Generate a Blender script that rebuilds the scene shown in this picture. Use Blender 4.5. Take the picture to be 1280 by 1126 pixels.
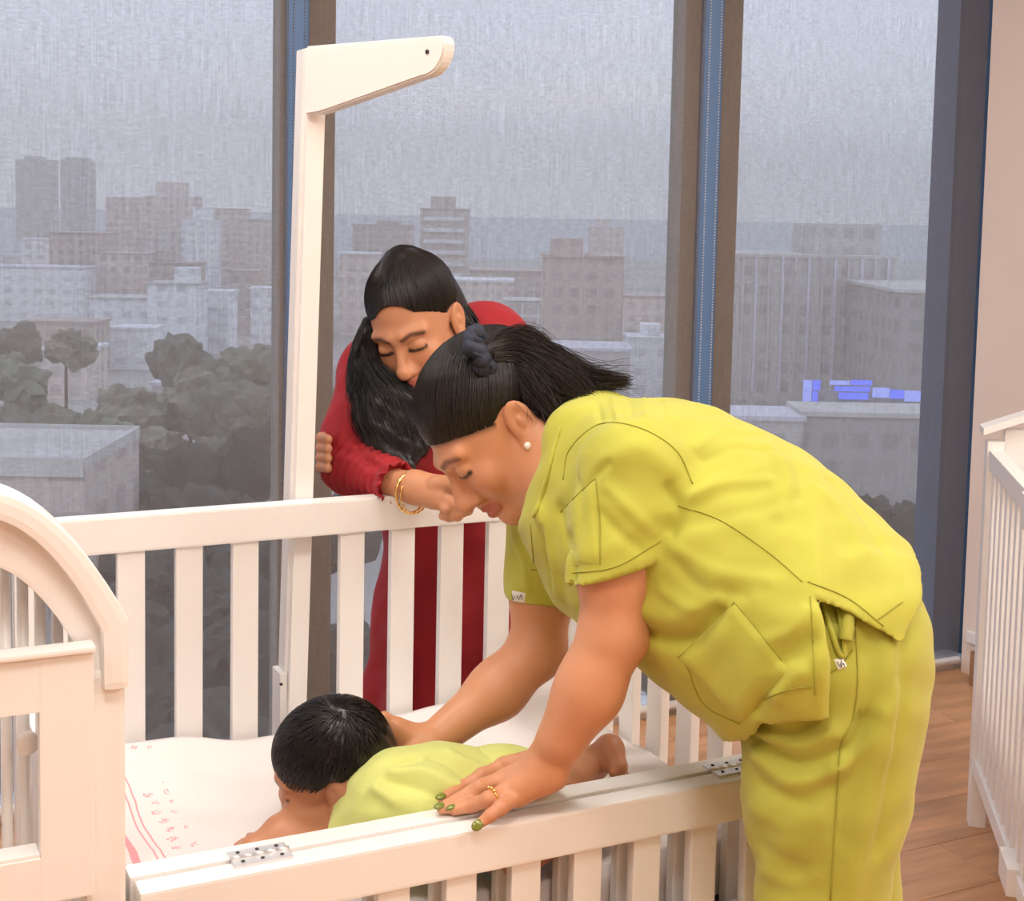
import bpy, bmesh, math, random
import numpy as np
from mathutils import Vector, Matrix
from mathutils.bvhtree import BVHTree
random.seed(7); RNG = np.random.default_rng(11)
for o in list(bpy.data.objects): bpy.data.objects.remove(o, do_unlink=True)
SC = bpy.context.scene
COL = SC.collection

# ------------------------------------------------------------------ camera
F = 1750.0; CX = 640.0; CY = 418.0                      # focal length and principal point in pixels of 1280x1126
AL = math.radians(26.0); TH = math.radians(4.9); RO = 0.020; H = 1.40
r0 = np.array([math.cos(AL), -math.sin(AL), 0.0]); f0 = np.array([math.sin(AL), math.cos(AL), 0.0]); u0 = np.array([0, 0, 1.0])
fw = f0*math.cos(TH) - u0*math.sin(TH); upv = u0*math.cos(TH) + f0*math.sin(TH)
CR = r0*math.cos(RO) + upv*math.sin(RO); CU = upv*math.cos(RO) - r0*math.sin(RO); CC = np.array([0, 0, H])
def ray(x, y): return fw + CR*((x-CX)/F) - CU*((y-CY)/F)
def P(x, y, d): return CC + ray(x, y)*d
def onY(x, y, Y): r = ray(x, y); return CC + r*(Y/r[1])
def onX(x, y, X): r = ray(x, y); return CC + r*(X/r[0])
def onZ(x, y, Z): r = ray(x, y); return CC + r*((Z-H)/r[2])
def depth(p): return float((np.asarray(p)-CC) @ fw)
def proj(p):
    q = np.asarray(p)-CC; d = q @ fw
    return CX+F*(q @ CR)/d, CY-F*(q @ CU)/d
cam = bpy.data.cameras.new('camera'); camo = bpy.data.objects.new('camera', cam); COL.objects.link(camo)
cam.sensor_fit = 'HORIZONTAL'; cam.sensor_width = 36.0; cam.lens = 36.0*F/1280.0
cam.shift_x = 0.0; cam.shift_y = -(563.0-CY)/1280.0
cam.clip_start = 0.05; cam.clip_end = 20000
camo.matrix_world = Matrix(((CR[0], CU[0], -fw[0], 0), (CR[1], CU[1], -fw[1], 0), (CR[2], CU[2], -fw[2], H), (0, 0, 0, 1)))
SC.camera = camo

# ------------------------------------------------------------------ world, exposure, lights
SC.view_settings.view_transform = 'Standard'; SC.view_settings.look = 'None'
SC.view_settings.gamma = 1.0; SC.view_settings.use_curve_mapping = False
SC.view_settings.exposure = 0.15
W = bpy.data.worlds.new('sky'); SC.world = W; W.use_nodes = True
nt = W.node_tree; nt.nodes.clear()
wo = nt.nodes.new('ShaderNodeOutputWorld'); bg = nt.nodes.new('ShaderNodeBackground')
tc = nt.nodes.new('ShaderNodeTexCoord'); sp = nt.nodes.new('ShaderNodeSeparateXYZ'); rp = nt.nodes.new('ShaderNodeValToRGB')
mp = nt.nodes.new('ShaderNodeMapping'); mp.inputs['Scale'].default_value = (1.2, 1.2, 16)
nz = nt.nodes.new('ShaderNodeTexNoise'); nz.inputs['Scale'].default_value = 2.0; nz.inputs['Detail'].default_value = 4
cr = nt.nodes.new('ShaderNodeValToRGB'); mx = nt.nodes.new('ShaderNodeMixRGB')
rp.color_ramp.elements[0].position = 0.49; rp.color_ramp.elements[0].color = (0.69, 0.67, 0.71, 1)
rp.color_ramp.elements[1].position = 0.62; rp.color_ramp.elements[1].color = (0.66, 0.70, 0.83, 1)
ma = nt.nodes.new('ShaderNodeMath'); ma.operation = 'MULTIPLY_ADD'; ma.inputs[1].default_value = 0.5; ma.inputs[2].default_value = 0.5
cr.color_ramp.elements[0].position = 0.52; cr.color_ramp.elements[0].color = (0, 0, 0, 1)
cr.color_ramp.elements[1].position = 0.78; cr.color_ramp.elements[1].color = (0.55, 0.55, 0.55, 1)
mx.inputs['Color2'].default_value = (0.92, 0.78, 0.78, 1)
L = nt.links.new
L(tc.outputs['Generated'], sp.inputs[0]); L(sp.outputs['Z'], ma.inputs[0]); L(ma.outputs[0], rp.inputs[0])
L(tc.outputs['Generated'], mp.inputs[0]); L(mp.outputs[0], nz.inputs['Vector']); L(nz.outputs['Fac'], cr.inputs[0])
L(cr.outputs[0], mx.inputs['Fac']); L(rp.outputs[0], mx.inputs['Color1']); L(mx.outputs[0], bg.inputs['Color'])
bg.inputs['Strength'].default_value = 2.4
L(bg.outputs[0], wo.inputs[0])

LAMP_SPOTS = [(0.1, 0.35), (2.0, 0.25), (0.1, 1.85), (2.35, 1.35), (-1.5, 0.9), (0.6, -1.3), (2.4, -1.3)]
LAMP_W = 18.0
CEIL = 2.75
def area(x, y, w):
    l = bpy.data.lights.new('ceiling_lamp_light', 'AREA'); l.shape = 'SQUARE'; l.size = 0.56; l.energy = w; l.color = (1.0, 0.94, 0.875)
    o = bpy.data.objects.new('ceiling_lamp_light', l); COL.objects.link(o); o.location = (x, y, CEIL-0.035)
    return o
for (x, y) in LAMP_SPOTS: area(x, y, LAMP_W)

# ------------------------------------------------------------------ materials
MATS = {}
def mat(name, col, rough=0.5, metal=0.0, var=0.06, scale=8.0, bump=0.0, bscale=60.0, sss=0.0, spec=0.5, stretch=None, sheen=0.0, coat=0.0):
    if name in MATS: return MATS[name]
    m = bpy.data.materials.new(name); m.use_nodes = True; n = m.node_tree; b = n.nodes['Principled BSDF']
    b.inputs['Roughness'].default_value = rough; b.inputs['Metallic'].default_value = metal
    b.inputs['Specular IOR Level'].default_value = spec
    if sss: b.inputs['Subsurface Weight'].default_value = sss; b.inputs['Subsurface Radius'].default_value = (0.012, 0.005, 0.003); b.inputs['Subsurface Scale'].default_value = 0.6
    if sheen: b.inputs['Sheen Weight'].default_value = sheen
    if coat: b.inputs['Coat Weight'].default_value = coat
    t = n.nodes.new('ShaderNodeTexCoord'); z = n.nodes.new('ShaderNodeTexNoise'); z.inputs['Scale'].default_value = scale; z.inputs['Detail'].default_value = 5
    src = t.outputs['Object']
    if stretch:
        q = n.nodes.new('ShaderNodeMapping'); q.inputs['Scale'].default_value = stretch; n.links.new(src, q.inputs[0]); src = q.outputs[0]
    n.links.new(src, z.inputs['Vector'])
    r = n.nodes.new('ShaderNodeValToRGB'); r.color_ramp.elements[0].position = 0.3; r.color_ramp.elements[1].position = 0.7
    r.color_ramp.elements[0].color = tuple(max(0, c*(1-var)) for c in col)+(1,); r.color_ramp.elements[1].color = tuple(min(1, c*(1+var)) for c in col)+(1,)
    n.links.new(z.outputs['Fac'], r.inputs[0]); n.links.new(r.outputs[0], b.inputs['Base Color'])
    if bump:
        z2 = n.nodes.new('ShaderNodeTexNoise'); z2.inputs['Scale'].default_value = bscale; z2.inputs['Detail'].default_value = 3; n.links.new(src, z2.inputs['Vector'])
        bp = n.nodes.new('ShaderNodeBump'); bp.inputs['Strength'].default_value = bump; bp.inputs['Distance'].default_value = 0.004
        n.links.new(z2.outputs['Fac'], bp.inputs['Height']); n.links.new(bp.outputs[0], b.inputs['Normal'])
    MATS[name] = m; return m
def attr_mat(name, rough=0.5, sss=0.0, spec=0.4, bump=0.0, bscale=200.0, sheen=0.0):
    m = mat(name, (1, 1, 1), rough, 0, 0.04, 30.0, bump, bscale, sss, spec, None, sheen); n = m.node_tree
    b = n.nodes['Principled BSDF']; a = n.nodes.new('ShaderNodeVertexColor'); a.layer_name = 'Col'
    k = n.nodes.new('ShaderNodeMixRGB'); k.blend_type = 'MULTIPLY'; k.inputs['Fac'].default_value = 1
    src = b.inputs['Base Color'].links[0].from_socket
    n.links.new(src, k.inputs['Color1']); n.links.new(a.outputs['Color'], k.inputs['Color2']); n.links.new(k.outputs[0], b.inputs['Base Color'])
    return m
def emit(name, col, s):
    m = bpy.data.materials.new(name); m.use_nodes = True; n = m.node_tree; n.nodes.clear()
    o = n.nodes.new('ShaderNodeOutputMaterial'); e = n.nodes.new('ShaderNodeEmission'); e.inputs[0].default_value = col+(1,); e.inputs[1].default_value = s
    n.links.new(e.outputs[0], o.inputs[0]); return m
def srgb(r, g, b):
    f = lambda c: (c/255/12.92) if c/255 <= 0.04045 else ((c/255+0.055)/1.055)**2.4
    return (f(r), f(g), f(b))
WHITE = mat('white_paint', (0.86, 0.83, 0.80), 0.32, var=0.015, scale=3, bump=0.03, bscale=25)
WALL = mat('wall_paint', (0.86, 0.72, 0.62), 0.75, var=0.03, scale=2.0, bump=0.08, bscale=60)
CEILM = mat('ceiling_paint', (0.85, 0.84, 0.82), 0.9, var=0.02)
MULL = mat('blue_mullion', (0.10, 0.21, 0.42), 0.35, var=0.04, scale=2)
MULG = mat('taupe_mullion', (0.38, 0.35, 0.32), 0.6, var=0.04, scale=2)
STEEL = mat('brushed_metal', (0.78, 0.78, 0.79), 0.42, 0.7, var=0.05, scale=40)
DARK = mat('dark_hole', (0.03, 0.03, 0.035), 0.6)
GOLD = mat('gold', (0.95, 0.66, 0.25), 0.22, 1.0, var=0.04)
SHEET = mat('white_sheet', (0.82, 0.79, 0.77), 0.85, var=0.02, scale=6, bump=0.12, bscale=35, sheen=0.1)
MATT = mat('blue_grey_ticking', (0.16, 0.19, 0.26), 0.9, var=0.35, scale=140)
WOODB = mat('oak_baseboard', (0.36, 0.20, 0.10), 0.45, var=0.2, scale=6, stretch=(1, 1, 14))

# ------------------------------------------------------------------ builders
def link(o, parent=None):
    COL.objects.link(o)
    if parent is not None: o.parent = parent
    return o
def tag(o, label=None, cat=None, group=None, kind=None):
    if label: o['label'] = label
    if cat: o['category'] = cat
    if group: o['group'] = group
    if kind: o['kind'] = kind
    return o
def empty(name, label, cat, loc=(0, 0, 0), group=None, rz=0.0):
    o = bpy.data.objects.new(name, None); o.empty_display_size = 0.05; o.location = Vector(loc); o.rotation_euler = (0, 0, rz); link(o)
    return tag(o, label, cat, group)
def local(parent):
    if parent is None: return Matrix.Identity(4)
    m = Matrix.LocRotScale(parent.location, parent.rotation_euler, parent.scale)
    if parent.parent is not None: m = local_world(parent.parent) @ m
    return m
local_world = local
def from_bm(name, bm, m, parent=None, smooth=False, keep=False):
    """bm is in world coordinates unless keep is set"""
    if parent is not None and not keep:
        bm.transform(local(parent).inverted())
    me = bpy.data.meshes.new(name); bm.normal_update(); bm.to_mesh(me); bm.free()
    me.materials.append(m)
    if smooth: me.polygons.foreach_set('use_smooth', [True]*len(me.polygons))
    return link(bpy.data.objects.new(name, me), parent)
def from_np(name, v, faces, m, parent=None, smooth=True, col=None):
    v = np.asarray(v, dtype=np.float64)
    if parent is not None:
        mi = np.array(local(parent).inverted()); v = v @ mi[:3, :3].T + mi[:3, 3]
    me = bpy.data.meshes.new(name)
    fa = np.asarray(faces); n, s = fa.shape
    me.vertices.add(len(v)); me.vertices.foreach_set('co', v.astype(np.float32).ravel())
    me.loops.add(n*s); me.loops.foreach_set('vertex_index', fa.astype(np.int32).ravel())
    me.polygons.add(n); me.polygons.foreach_set('loop_start', np.arange(0, n*s, s, dtype=np.int32)); me.polygons.foreach_set('loop_total', np.full(n, s, np.int32))
    me.update(calc_edges=True); me.validate()
    if smooth: me.polygons.foreach_set('use_smooth', np.ones(len(me.polygons), bool))
    if col is not None:
        a = me.color_attributes.new('Col', 'FLOAT_COLOR', 'POINT'); a.data.foreach_set('color', np.c_[col, np.ones(len(col))].astype(np.float32).ravel())
    me.materials.append(m)
    return link(bpy.data.objects.new(name, me), parent)
def bbox_bm(bm, lo, hi, bev=0.0, seg=2):
    lo = Vector(lo); hi = Vector(hi)
    r = bmesh.ops.create_cube(bm, size=1.0, matrix=Matrix.Translation((lo+hi)/2) @ Matrix.Diagonal((*(hi-lo), 1)))
    if bev:
        es = list({e for v in r['verts'] for e in v.link_edges})
        bmesh.ops.bevel(bm, geom=es, offset=bev, segments=seg, affect='EDGES', profile=0.7)
def box(name, lo, hi, m, parent=None, bev=0.0, seg=2):
    bm = bmesh.new(); bbox_bm(bm, lo, hi, bev, seg); return from_bm(name, bm, m, parent)
def obox(name, c, ax, half, m, parent=None, bev=0.0):
    """oriented box: centre, 3 axes, half sizes"""
    bm = bmesh.new(); bbox_bm(bm, (-half[0], -half[1], -half[2]), half, bev)
    a = [Vector(x).normalized() for x in ax]
    M = Matrix(((a[0][0], a[1][0], a[2][0], c[0]), (a[0][1], a[1][1], a[2][1], c[1]), (a[0][2], a[1][2], a[2][2], c[2]), (0, 0, 0, 1)))
    bm.transform(M); return from_bm(name, bm, m, parent)
def tube_np(pts, rad, n=8, closed=False, cap=True):
    pts = np.asarray(pts, float); k = len(pts); rad = np.broadcast_to(np.asarray(rad, float), (k,))
    t = np.gradient(pts, axis=0) if not closed else np.roll(pts, -1, 0)-np.roll(pts, 1, 0)
    t /= np.linalg.norm(t, axis=1)[:, None]+1e-12
    a = np.cross(t, [0.123, 0.35, 0.93]); a /= np.linalg.norm(a, axis=1)[:, None]+1e-9; b = np.cross(t, a)
    an = np.linspace(0, 2*np.pi, n, endpoint=False)
    v = pts[:, None]+rad[:, None, None]*(np.cos(an)[None, :, None]*a[:, None]+np.sin(an)[None, :, None]*b[:, None])
    v = v.reshape(-1, 3); f = []
    for i in range(k if closed else k-1):
        i2 = (i+1) % k
        for j in range(n): f.append((i*n+j, i*n+(j+1) % n, i2*n+(j+1) % n, i2*n+j))
    if cap and not closed:
        v = np.vstack([v, pts[0], pts[-1]]); c0, c1 = len(v)-2, len(v)-1
        for j in range(n): f.append((c0, (j+1) % n, j, j)); f.append((c1, (k-1)*n+j, (k-1)*n+(j+1) % n, (k-1)*n+(j+1) % n))
    return v, f
def tube(name, pts, rad, m, parent=None, n=8, closed=False, cap=True):
    v, f = tube_np(pts, rad, n, closed, cap)
    bm = bmesh.new(); vs = [bm.verts.new(x) for x in v]
    for q in f:
        q = list(dict.fromkeys(q))
        try: bm.faces.new([vs[i] for i in q])
        except ValueError: pass
    return from_bm(name, bm, m, parent, True)
def prism(name, poly, z0, z1, m, parent=None, axis='z', bev=0.0):
    """extrude a polygon: axis z -> poly (x,y); axis y -> poly (x,z); axis x -> poly (y,z)"""
    bm = bmesh.new()
    mk = {'z': lambda a, b, c: (a, b, c), 'y': lambda a, b, c: (a, c, b), 'x': lambda a, b, c: (c, a, b)}[axis]
    lo = [bm.verts.new(mk(a, b, z0)) for a, b in poly]; hi = [bm.verts.new(mk(a, b, z1)) for a, b in poly]
    bm.faces.new(lo); bm.faces.new(hi[::-1]); n = len(poly)
    for i in range(n): bm.faces.new((lo[i], hi[i], hi[(i+1) % n], lo[(i+1) % n]))
    bmesh.ops.recalc_face_normals(bm, faces=bm.faces)
    if bev:
        es = [e for e in bm.edges if e.calc_face_angle(0) > 0.6]
        bmesh.ops.bevel(bm, geom=es, offset=bev, segments=2, affect='EDGES', profile=0.7)
    return from_bm(name, bm, m, parent)
def ellipsoid(name, c, r, m, parent=None, ax=None, u=16, v=10):
    bm = bmesh.new(); bmesh.ops.create_uvsphere(bm, u_segments=u, v_segments=v, radius=1.0)
    a = ax if ax is not None else np.eye(3)
    M = Matrix([[a[0][i]*r[0], a[1][i]*r[1], a[2][i]*r[2], c[i]] for i in range(3)]+[[0, 0, 0, 1]])
    bm.transform(M); return from_bm(name, bm, m, parent, True)

# ------------------------------------------------------------------ room shell
WY = 3.24                                                # window plane
XR = float(onY(1197, 846, WY)[0])                        # right wall plane
XL = -3.0; YB = -3.0
FLOORM = mat('oak_floor', (0.58, 0.31, 0.155), 0.38, var=0.28, scale=2.2, stretch=(1.2, 9, 1), bump=0.03, bscale=14)
fl = tag(box('floor', (XL, YB, -0.06), (XR+0.4, WY+0.1, -0.004), mat('subfloor', (0.16, 0.08, 0.045), 0.6)), kind='structure')
# planks run along the window; one mesh shared by every full plank
pw = 0.19; pl = 1.28; pm = None; k = 0
for j in range(int((WY+0.02-YB)/pw)+1):
    y = YB+j*pw
    if y < 0.35: continue
    for i in range(5):
        x = -0.9+i*pl+(j*0.47 % pl)-0.6
        if x > XR+0.15: continue
        if pm is None:
            o = box('floor_plank', (0, 0, -0.004), (pl-0.0016, pw-0.0016, 0.0), FLOORM, None, 0.0012, 1); pm = o.data
        else:
            o = bpy.data.objects.new('floor_plank', pm); COL.objects.link(o)
        o.parent = fl; o.location = (x, y, 0)
for i in range(1):
    o = box('floor_plank', (XL, YB, -0.004), (XR+0.2, 0.34, 0.0), FLOORM, fl)
tag(box('ceiling', (XL, YB, CEIL), (XR+0.4, WY+0.4, CEIL+0.1), CEILM), kind='structure')
tag(box('wall_back', (XL, YB-0.1, 0), (XR+0.4, YB, CEIL), WALL), kind='structure')
tag(box('wall_left', (XL-0.1, YB, 0), (XL, WY+0.3, CEIL), WALL), kind='structure')
# right wall with a slightly uneven plaster corner by the window
bm = bmesh.new(); bbox_bm(bm, (XR, YB, 0), (XR+0.3, WY-0.012, CEIL))
wr = tag(from_bm('wall_right', bm, WALL), kind='structure')
tag(box('baseboard_right', (XR-0.072, YB, 0), (XR, WY-0.12, 0.108), WOODB, None, 0.004), kind='structure')
tag(box('trim_1', (XR-0.012, YB, 0.105), (XR, WY-0.04, 0.14), WHITE, None, 0.003), kind='structure')
LAMP_AT = ['above the arched crib', 'in front of the woman in scrubs', 'above the long crib', 'above the crib at the right edge', 'near the left wall', 'behind the viewer, nearer the left wall', 'behind the viewer, nearer the right wall']
for (x, y), where in zip(LAMP_SPOTS, LAMP_AT):
    e = empty('ceiling_lamp', 'square white ceiling light panel '+where, 'lamp', (x, y, CEIL-0.03), 'ceiling light panels')
    box('frame', (x-0.31, y-0.31, CEIL-0.03), (x+0.31, y+0.31, CEIL), WHITE, e, 0.004)
    box('diffuser', (x-0.28, y-0.28, CEIL-0.034), (x+0.28, y+0.28, CEIL-0.03), emit('lamp_diffuser', (1.0, 0.94, 0.875), 3.0), e)

# window wall: mullions, glass, sills
def wx(px, py=500): return float(onY(px, py, WY)[0])
M1 = (wx(353, 0)+0.0, wx(423, 0)); M2 = (wx(862, 0), wx(934, 0))
GLASS = bpy.data.materials.new('window_glass'); GLASS.use_nodes = True; n = GLASS.node_tree; n.nodes.clear()
o_ = n.nodes.new('ShaderNodeOutputMaterial'); tr = n.nodes.new('ShaderNodeBsdfTransparent'); gl = n.nodes.new('ShaderNodeBsdfGlossy'); ms = n.nodes.new('ShaderNodeMixShader')
tr.inputs[0].default_value = (0.86, 0.90, 0.93, 1); gl.inputs['Roughness'].default_value = 0.02; ms.inputs[0].default_value = 0.06
n.links.new(tr.outputs[0], ms.inputs[1]); n.links.new(gl.outputs[0], ms.inputs[2]); n.links.new(ms.outputs[0], o_.inputs[0])
edges = [(-2.2, M1[0]), (M1[1], M2[0]), (M2[1], XR)]
GY = WY+0.05
for i, (a, b) in enumerate(edges):
    w = tag(box('window_%d' % (i+1), (a-0.05, GY-0.03, 0.0), (b+0.05, GY+0.05, 0.035), STEEL, None, 0.003), kind='structure')
    box('window_pane', (a-0.04, GY, 0.03), (b+0.04, GY+0.008, CEIL), GLASS, w)
    box('window_head', (a-0.05, GY-0.03, CEIL-0.05), (b+0.05, GY+0.05, CEIL), STEEL, w)
tr2 = tag(box('trim_2', (M1[0], WY+0.014, 0), (M1[1], GY+0.03, CEIL), MULG, None, 0.004), kind='structure')
box('mullion_cover', (wx(361, 0)-0.004, WY+0.006, 0), (wx(386, 0)+0.004, WY+0.014, CEIL), MULL, tr2)
tr3 = tag(box('trim_3', (M2[0], WY+0.014, 0), (M2[1], GY+0.03, CEIL), MULG, None, 0.004), kind='structure')
box('mullion_cover', (wx(883, 0)-0.004, WY+0.006, 0), (wx(906, 0)+0.004, WY+0.014, CEIL), MULL, tr3)
tag(box('trim_4', (-2.2, WY+0.018, 0.0), (XR, GY-0.03, 0.022), STEEL, None, 0.003), kind='structure')
tag(box('shade_fin', (XR-0.02, GY+0.05, -2), (XR+0.5, GY+0.15, CEIL+1), mat('blue_shade_fin', (0.04, 0.11, 0.22), 0.4), None), kind='structure')  # added outside the glass; its dark colour stands for the shaded strip by the wall
tag(box('wall_outer', (XL-0.1, WY+0.0, 0), (-2.2, GY+0.1, CEIL), WALL), kind='structure')

# roller blinds: open weave screen fabric
BL = bpy.data.materials.new('screen_fabric'); BL.use_nodes = True; n = BL.node_tree; n.nodes.clear()
o_ = n.nodes.new('ShaderNodeOutputMaterial'); tr = n.nodes.new('ShaderNodeBsdfTransparent'); df = n.nodes.new('ShaderNodeBsdfDiffuse'); tl = n.nodes.new('ShaderNodeBsdfTranslucent')
a1 = n.nodes.new('ShaderNodeMixShader'); a2 = n.nodes.new('ShaderNodeMixShader')
t = n.nodes.new('ShaderNodeTexCoord'); m1 = n.nodes.new('ShaderNodeMapping'); m1.inputs['Scale'].default_value = (260, 1, 9)
z1 = n.nodes.new('ShaderNodeTexNoise'); z1.inputs['Scale'].default_value = 1.0; z1.inputs['Detail'].default_value = 2
m2 = n.nodes.new('ShaderNodeMapping'); m2.inputs['Scale'].default_value = (50, 1, 200); z2 = n.nodes.new('ShaderNodeTexNoise'); z2.inputs['Scale'].default_value = 1.0; z2.inputs['Detail'].default_value = 2
ad = n.nodes.new('ShaderNodeMath'); ad.operation = 'ADD'; mr = n.nodes.new('ShaderNodeMapRange')
mr.inputs['From Min'].default_value = 0.6; mr.inputs['From Max'].default_value = 1.4; mr.inputs['To Min'].default_value = 0.24; mr.inputs['To Max'].default_value = 0.36
df.inputs[0].default_value = (0.22, 0.19, 0.17, 1); tl.inputs[0].default_value = (0.28, 0.26, 0.25, 1); a1.inputs[0].default_value = 0.30
for q, z in ((m1, z1), (m2, z2)): n.links.new(t.outputs['Object'], q.inputs[0]); n.links.new(q.outputs[0], z.inputs['Vector'])
n.links.new(z1.outputs['Fac'], ad.inputs[0]); n.links.new(z2.outputs['Fac'], ad.inputs[1]); n.links.new(ad.outputs[0], mr.inputs[0])
n.links.new(df.outputs[0], a1.inputs[1]); n.links.new(tl.outputs[0], a1.inputs[2])
n.links.new(mr.outputs[0], a2.inputs[0]); n.links.new(tr.outputs[0], a2.inputs[1]); n.links.new(a1.outputs[0], a2.inputs[2]); n.links.new(a2.outputs[0], o_.inputs[0])
CHAIN = mat('bead_chain_grey', (0.12, 0.13, 0.16), 0.5); CHAINL = mat('bead_chain_pale', (0.6, 0.6, 0.62), 0.5)
def beads(name, x, y, z0, z1, m, parent, loop=False):
    bm = bmesh.new(); zz = z0
    while zz < z1:
        bmesh.ops.create_icosphere(bm, subdivisions=1, radius=0.0024, matrix=Matrix.Translation((x, y, zz))); zz += 0.008
    if loop:
        for k in range(14):
            a = math.pi*k/13; bmesh.ops.create_icosphere(bm, subdivisions=1, radius=0.0024, matrix=Matrix.Translation((x+0.014-0.014*math.cos(a), y, z0-0.022*math.sin(a))))
    return from_bm(name, bm, m, parent, True)
b1r = wx(361, 0); b2l = wx(386, 0); b2r = wx(883, 0); b3l = wx(906, 0)
spec_ = [(-2.1, b1r, 'grey screen roller blind over the left window behind the arched crib', [(b1r+0.010, CHAIN)]),
         (b2l, b2r, 'grey screen roller blind over the middle window behind the woman in red', [(b2l-0.012, CHAIN), (b2r+0.012, CHAINL)]),
         (b3l, XR-0.001, 'grey screen roller blind over the right window beside the pink wall', [(b3l-0.012, CHAINL)])]
zc = float(onY(345, 700, WY)[2])
for a, b, lab, chs in spec_:
    e = empty('roller_blind', lab, 'blind', ((a+b)/2, WY, 0.03), 'roller blinds')
    box('fabric', (a, WY-0.0004, 0.045), (b, WY+0.0004, CEIL-0.06), BL, e)
    v, f = tube_np([(a, WY, 0.035), (b, WY, 0.035)], 0.013, 10)
    tube('bottom_rail', [(a+0.002, WY, 0.035), (b-0.002, WY, 0.035)], 0.013, WHITE, e, 10)
    tube('roller', [(a, WY+0.01, CEIL-0.05), (b, WY+0.01, CEIL-0.05)], 0.024, STEEL, e, 14)
    for xx, mm in chs: beads('bead_chain', xx, WY-0.006, zc, CEIL-0.06, mm, e, mm is CHAIN)
# ------------------------------------------------------------------ main crib
YF = 1.47; YK = 2.10                                      # front face of the fixed front rail, front face of the back rail
ZF = 0.685; ZK = 0.940                                    # rail tops
XA = 0.275; XB = float(onY(712, 845, YK)[0])+0.02          # left / right ends
crib = empty('crib', 'long white slatted crib holding the small child, front gate folded down', 'crib', ((XA+XB)/2, (YF+YK)/2, 0), 'white cribs')
HOLE = DARK
PT = 0.036
def screw(p, n, parent, r=0.0026):
    n = np.array(n, float); n /= np.linalg.norm(n); p = np.array(p, float)
    return tube('screw', [p-n*0.002, p+n*0.0008], r, DARK, parent, 8)
box('back_rail', (XA-0.04, YK, ZK-0.056), (XB, YK+0.032, ZK), WHITE, crib, 0.004)
box('bottom_rail', (XA-0.04, YK, 0.40), (XB, YK+0.032, 0.45), WHITE, crib, 0.003)
slat_x0 = float(onY(238, 800, YK)[0]); sp_ = (float(onY(566, 740, YK)[0])-slat_x0)/5.0
POLEX = None
sm = None
for i in range(-2, 14):
    x = slat_x0+i*sp_
    if x < XA-0.03 or x > XB-0.05: continue
    if i == 2: POLEX = x; continue
    if sm is None:
        o = box('slat', (-0.0205, 0.005, 0.44), (0.0205, 0.021, ZK-0.05), WHITE, None, 0.002); sm = o.data
    else: o = link(bpy.data.objects.new('slat', sm))
    o.parent = crib; o.location = Vector((x, YK, 0)) - crib.location
# pole with arm, standing in the row of slats
ptop = float(onY(386, 59, YK+0.04)[2]); pxl = float(onY(385, 100, YK+0.04)[0]); pxr = float(onY(408, 100, YK+0.04)[0])
pbx = float(onY(368, 640, YK+0.04)[0])-pxl                # the pole leans a little
pbx *= (ptop-0.30)/(ptop-ZK)
pole = prism('canopy_pole', [(pxl, ptop), (pxr, ptop), (pxr+pbx, 0.30), (pxl+pbx, 0.30)], YK+0.036, YK+0.068, WHITE, crib, 'y', 0.002)
prism('pole_edge', [(pxl-0.005, ptop-0.002), (pxl, ptop-0.002), (pxl+pbx, 0.30), (pxl+pbx-0.005, 0.30)], YK+0.050, YK+0.084, WHITE, pole, 'y')
tip = onZ(563, 45, ptop); base = np.array([(pxl+pxr)/2-0.012, YK+0.036, ptop])
d = (tip-base); Ls = float(np.hypot(d[0], d[1])); d = d/np.linalg.norm(d); nrm = np.array([-d[1], d[0], 0])
prof = [(0, 0), (Ls-0.004, 0)]
for k in range(9):
    a = math.pi/2*k/8; prof.append((Ls-0.045+0.045*math.cos(a), -0.012-0.046*math.sin(a)))
prof += [(0.05, -0.100), (0.03, -0.104), (0, -0.106)]
bm = bmesh.new(); la = []; lb = []
for s, z in prof:
    p = base+d*s+np.array([0, 0, z]); la.append(bm.verts.new(p-nrm*0.013)); lb.append(bm.verts.new(p+nrm*0.013))
bm.faces.new(la); bm.faces.new(lb[::-1]); kq = len(prof)
for i in range(kq): bm.faces.new((la[i], lb[i], lb[(i+1) % kq], la[(i+1) % kq]))
bmesh.ops.recalc_face_normals(bm, faces=bm.faces)
bmesh.ops.bevel(bm, geom=[e for e in bm.edges if e.calc_face_angle(0) > 0.5], offset=0.003, segments=2, affect='EDGES')
arm = from_bm('canopy_arm', bm, WHITE, crib)
for sgn in (-1, 1): screw(base+d*(Ls-0.032)+np.array([0, 0, -0.022])+nrm*0.0135*sgn, nrm*sgn, arm, 0.0035)
# little brace and screws on the pole foot
pb = onY(352, 850, YK+0.03)
box('pole_bracket', (pb[0]+0.002, YK+0.045, pb[2]-0.16), (pb[0]+0.014, YK+0.09, pb[2]+0.005), WHITE, pole, 0.002)
screw((pb[0]+0.004, YK+0.045, pb[2]-0.012), (0, -1, 0), pole)
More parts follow.
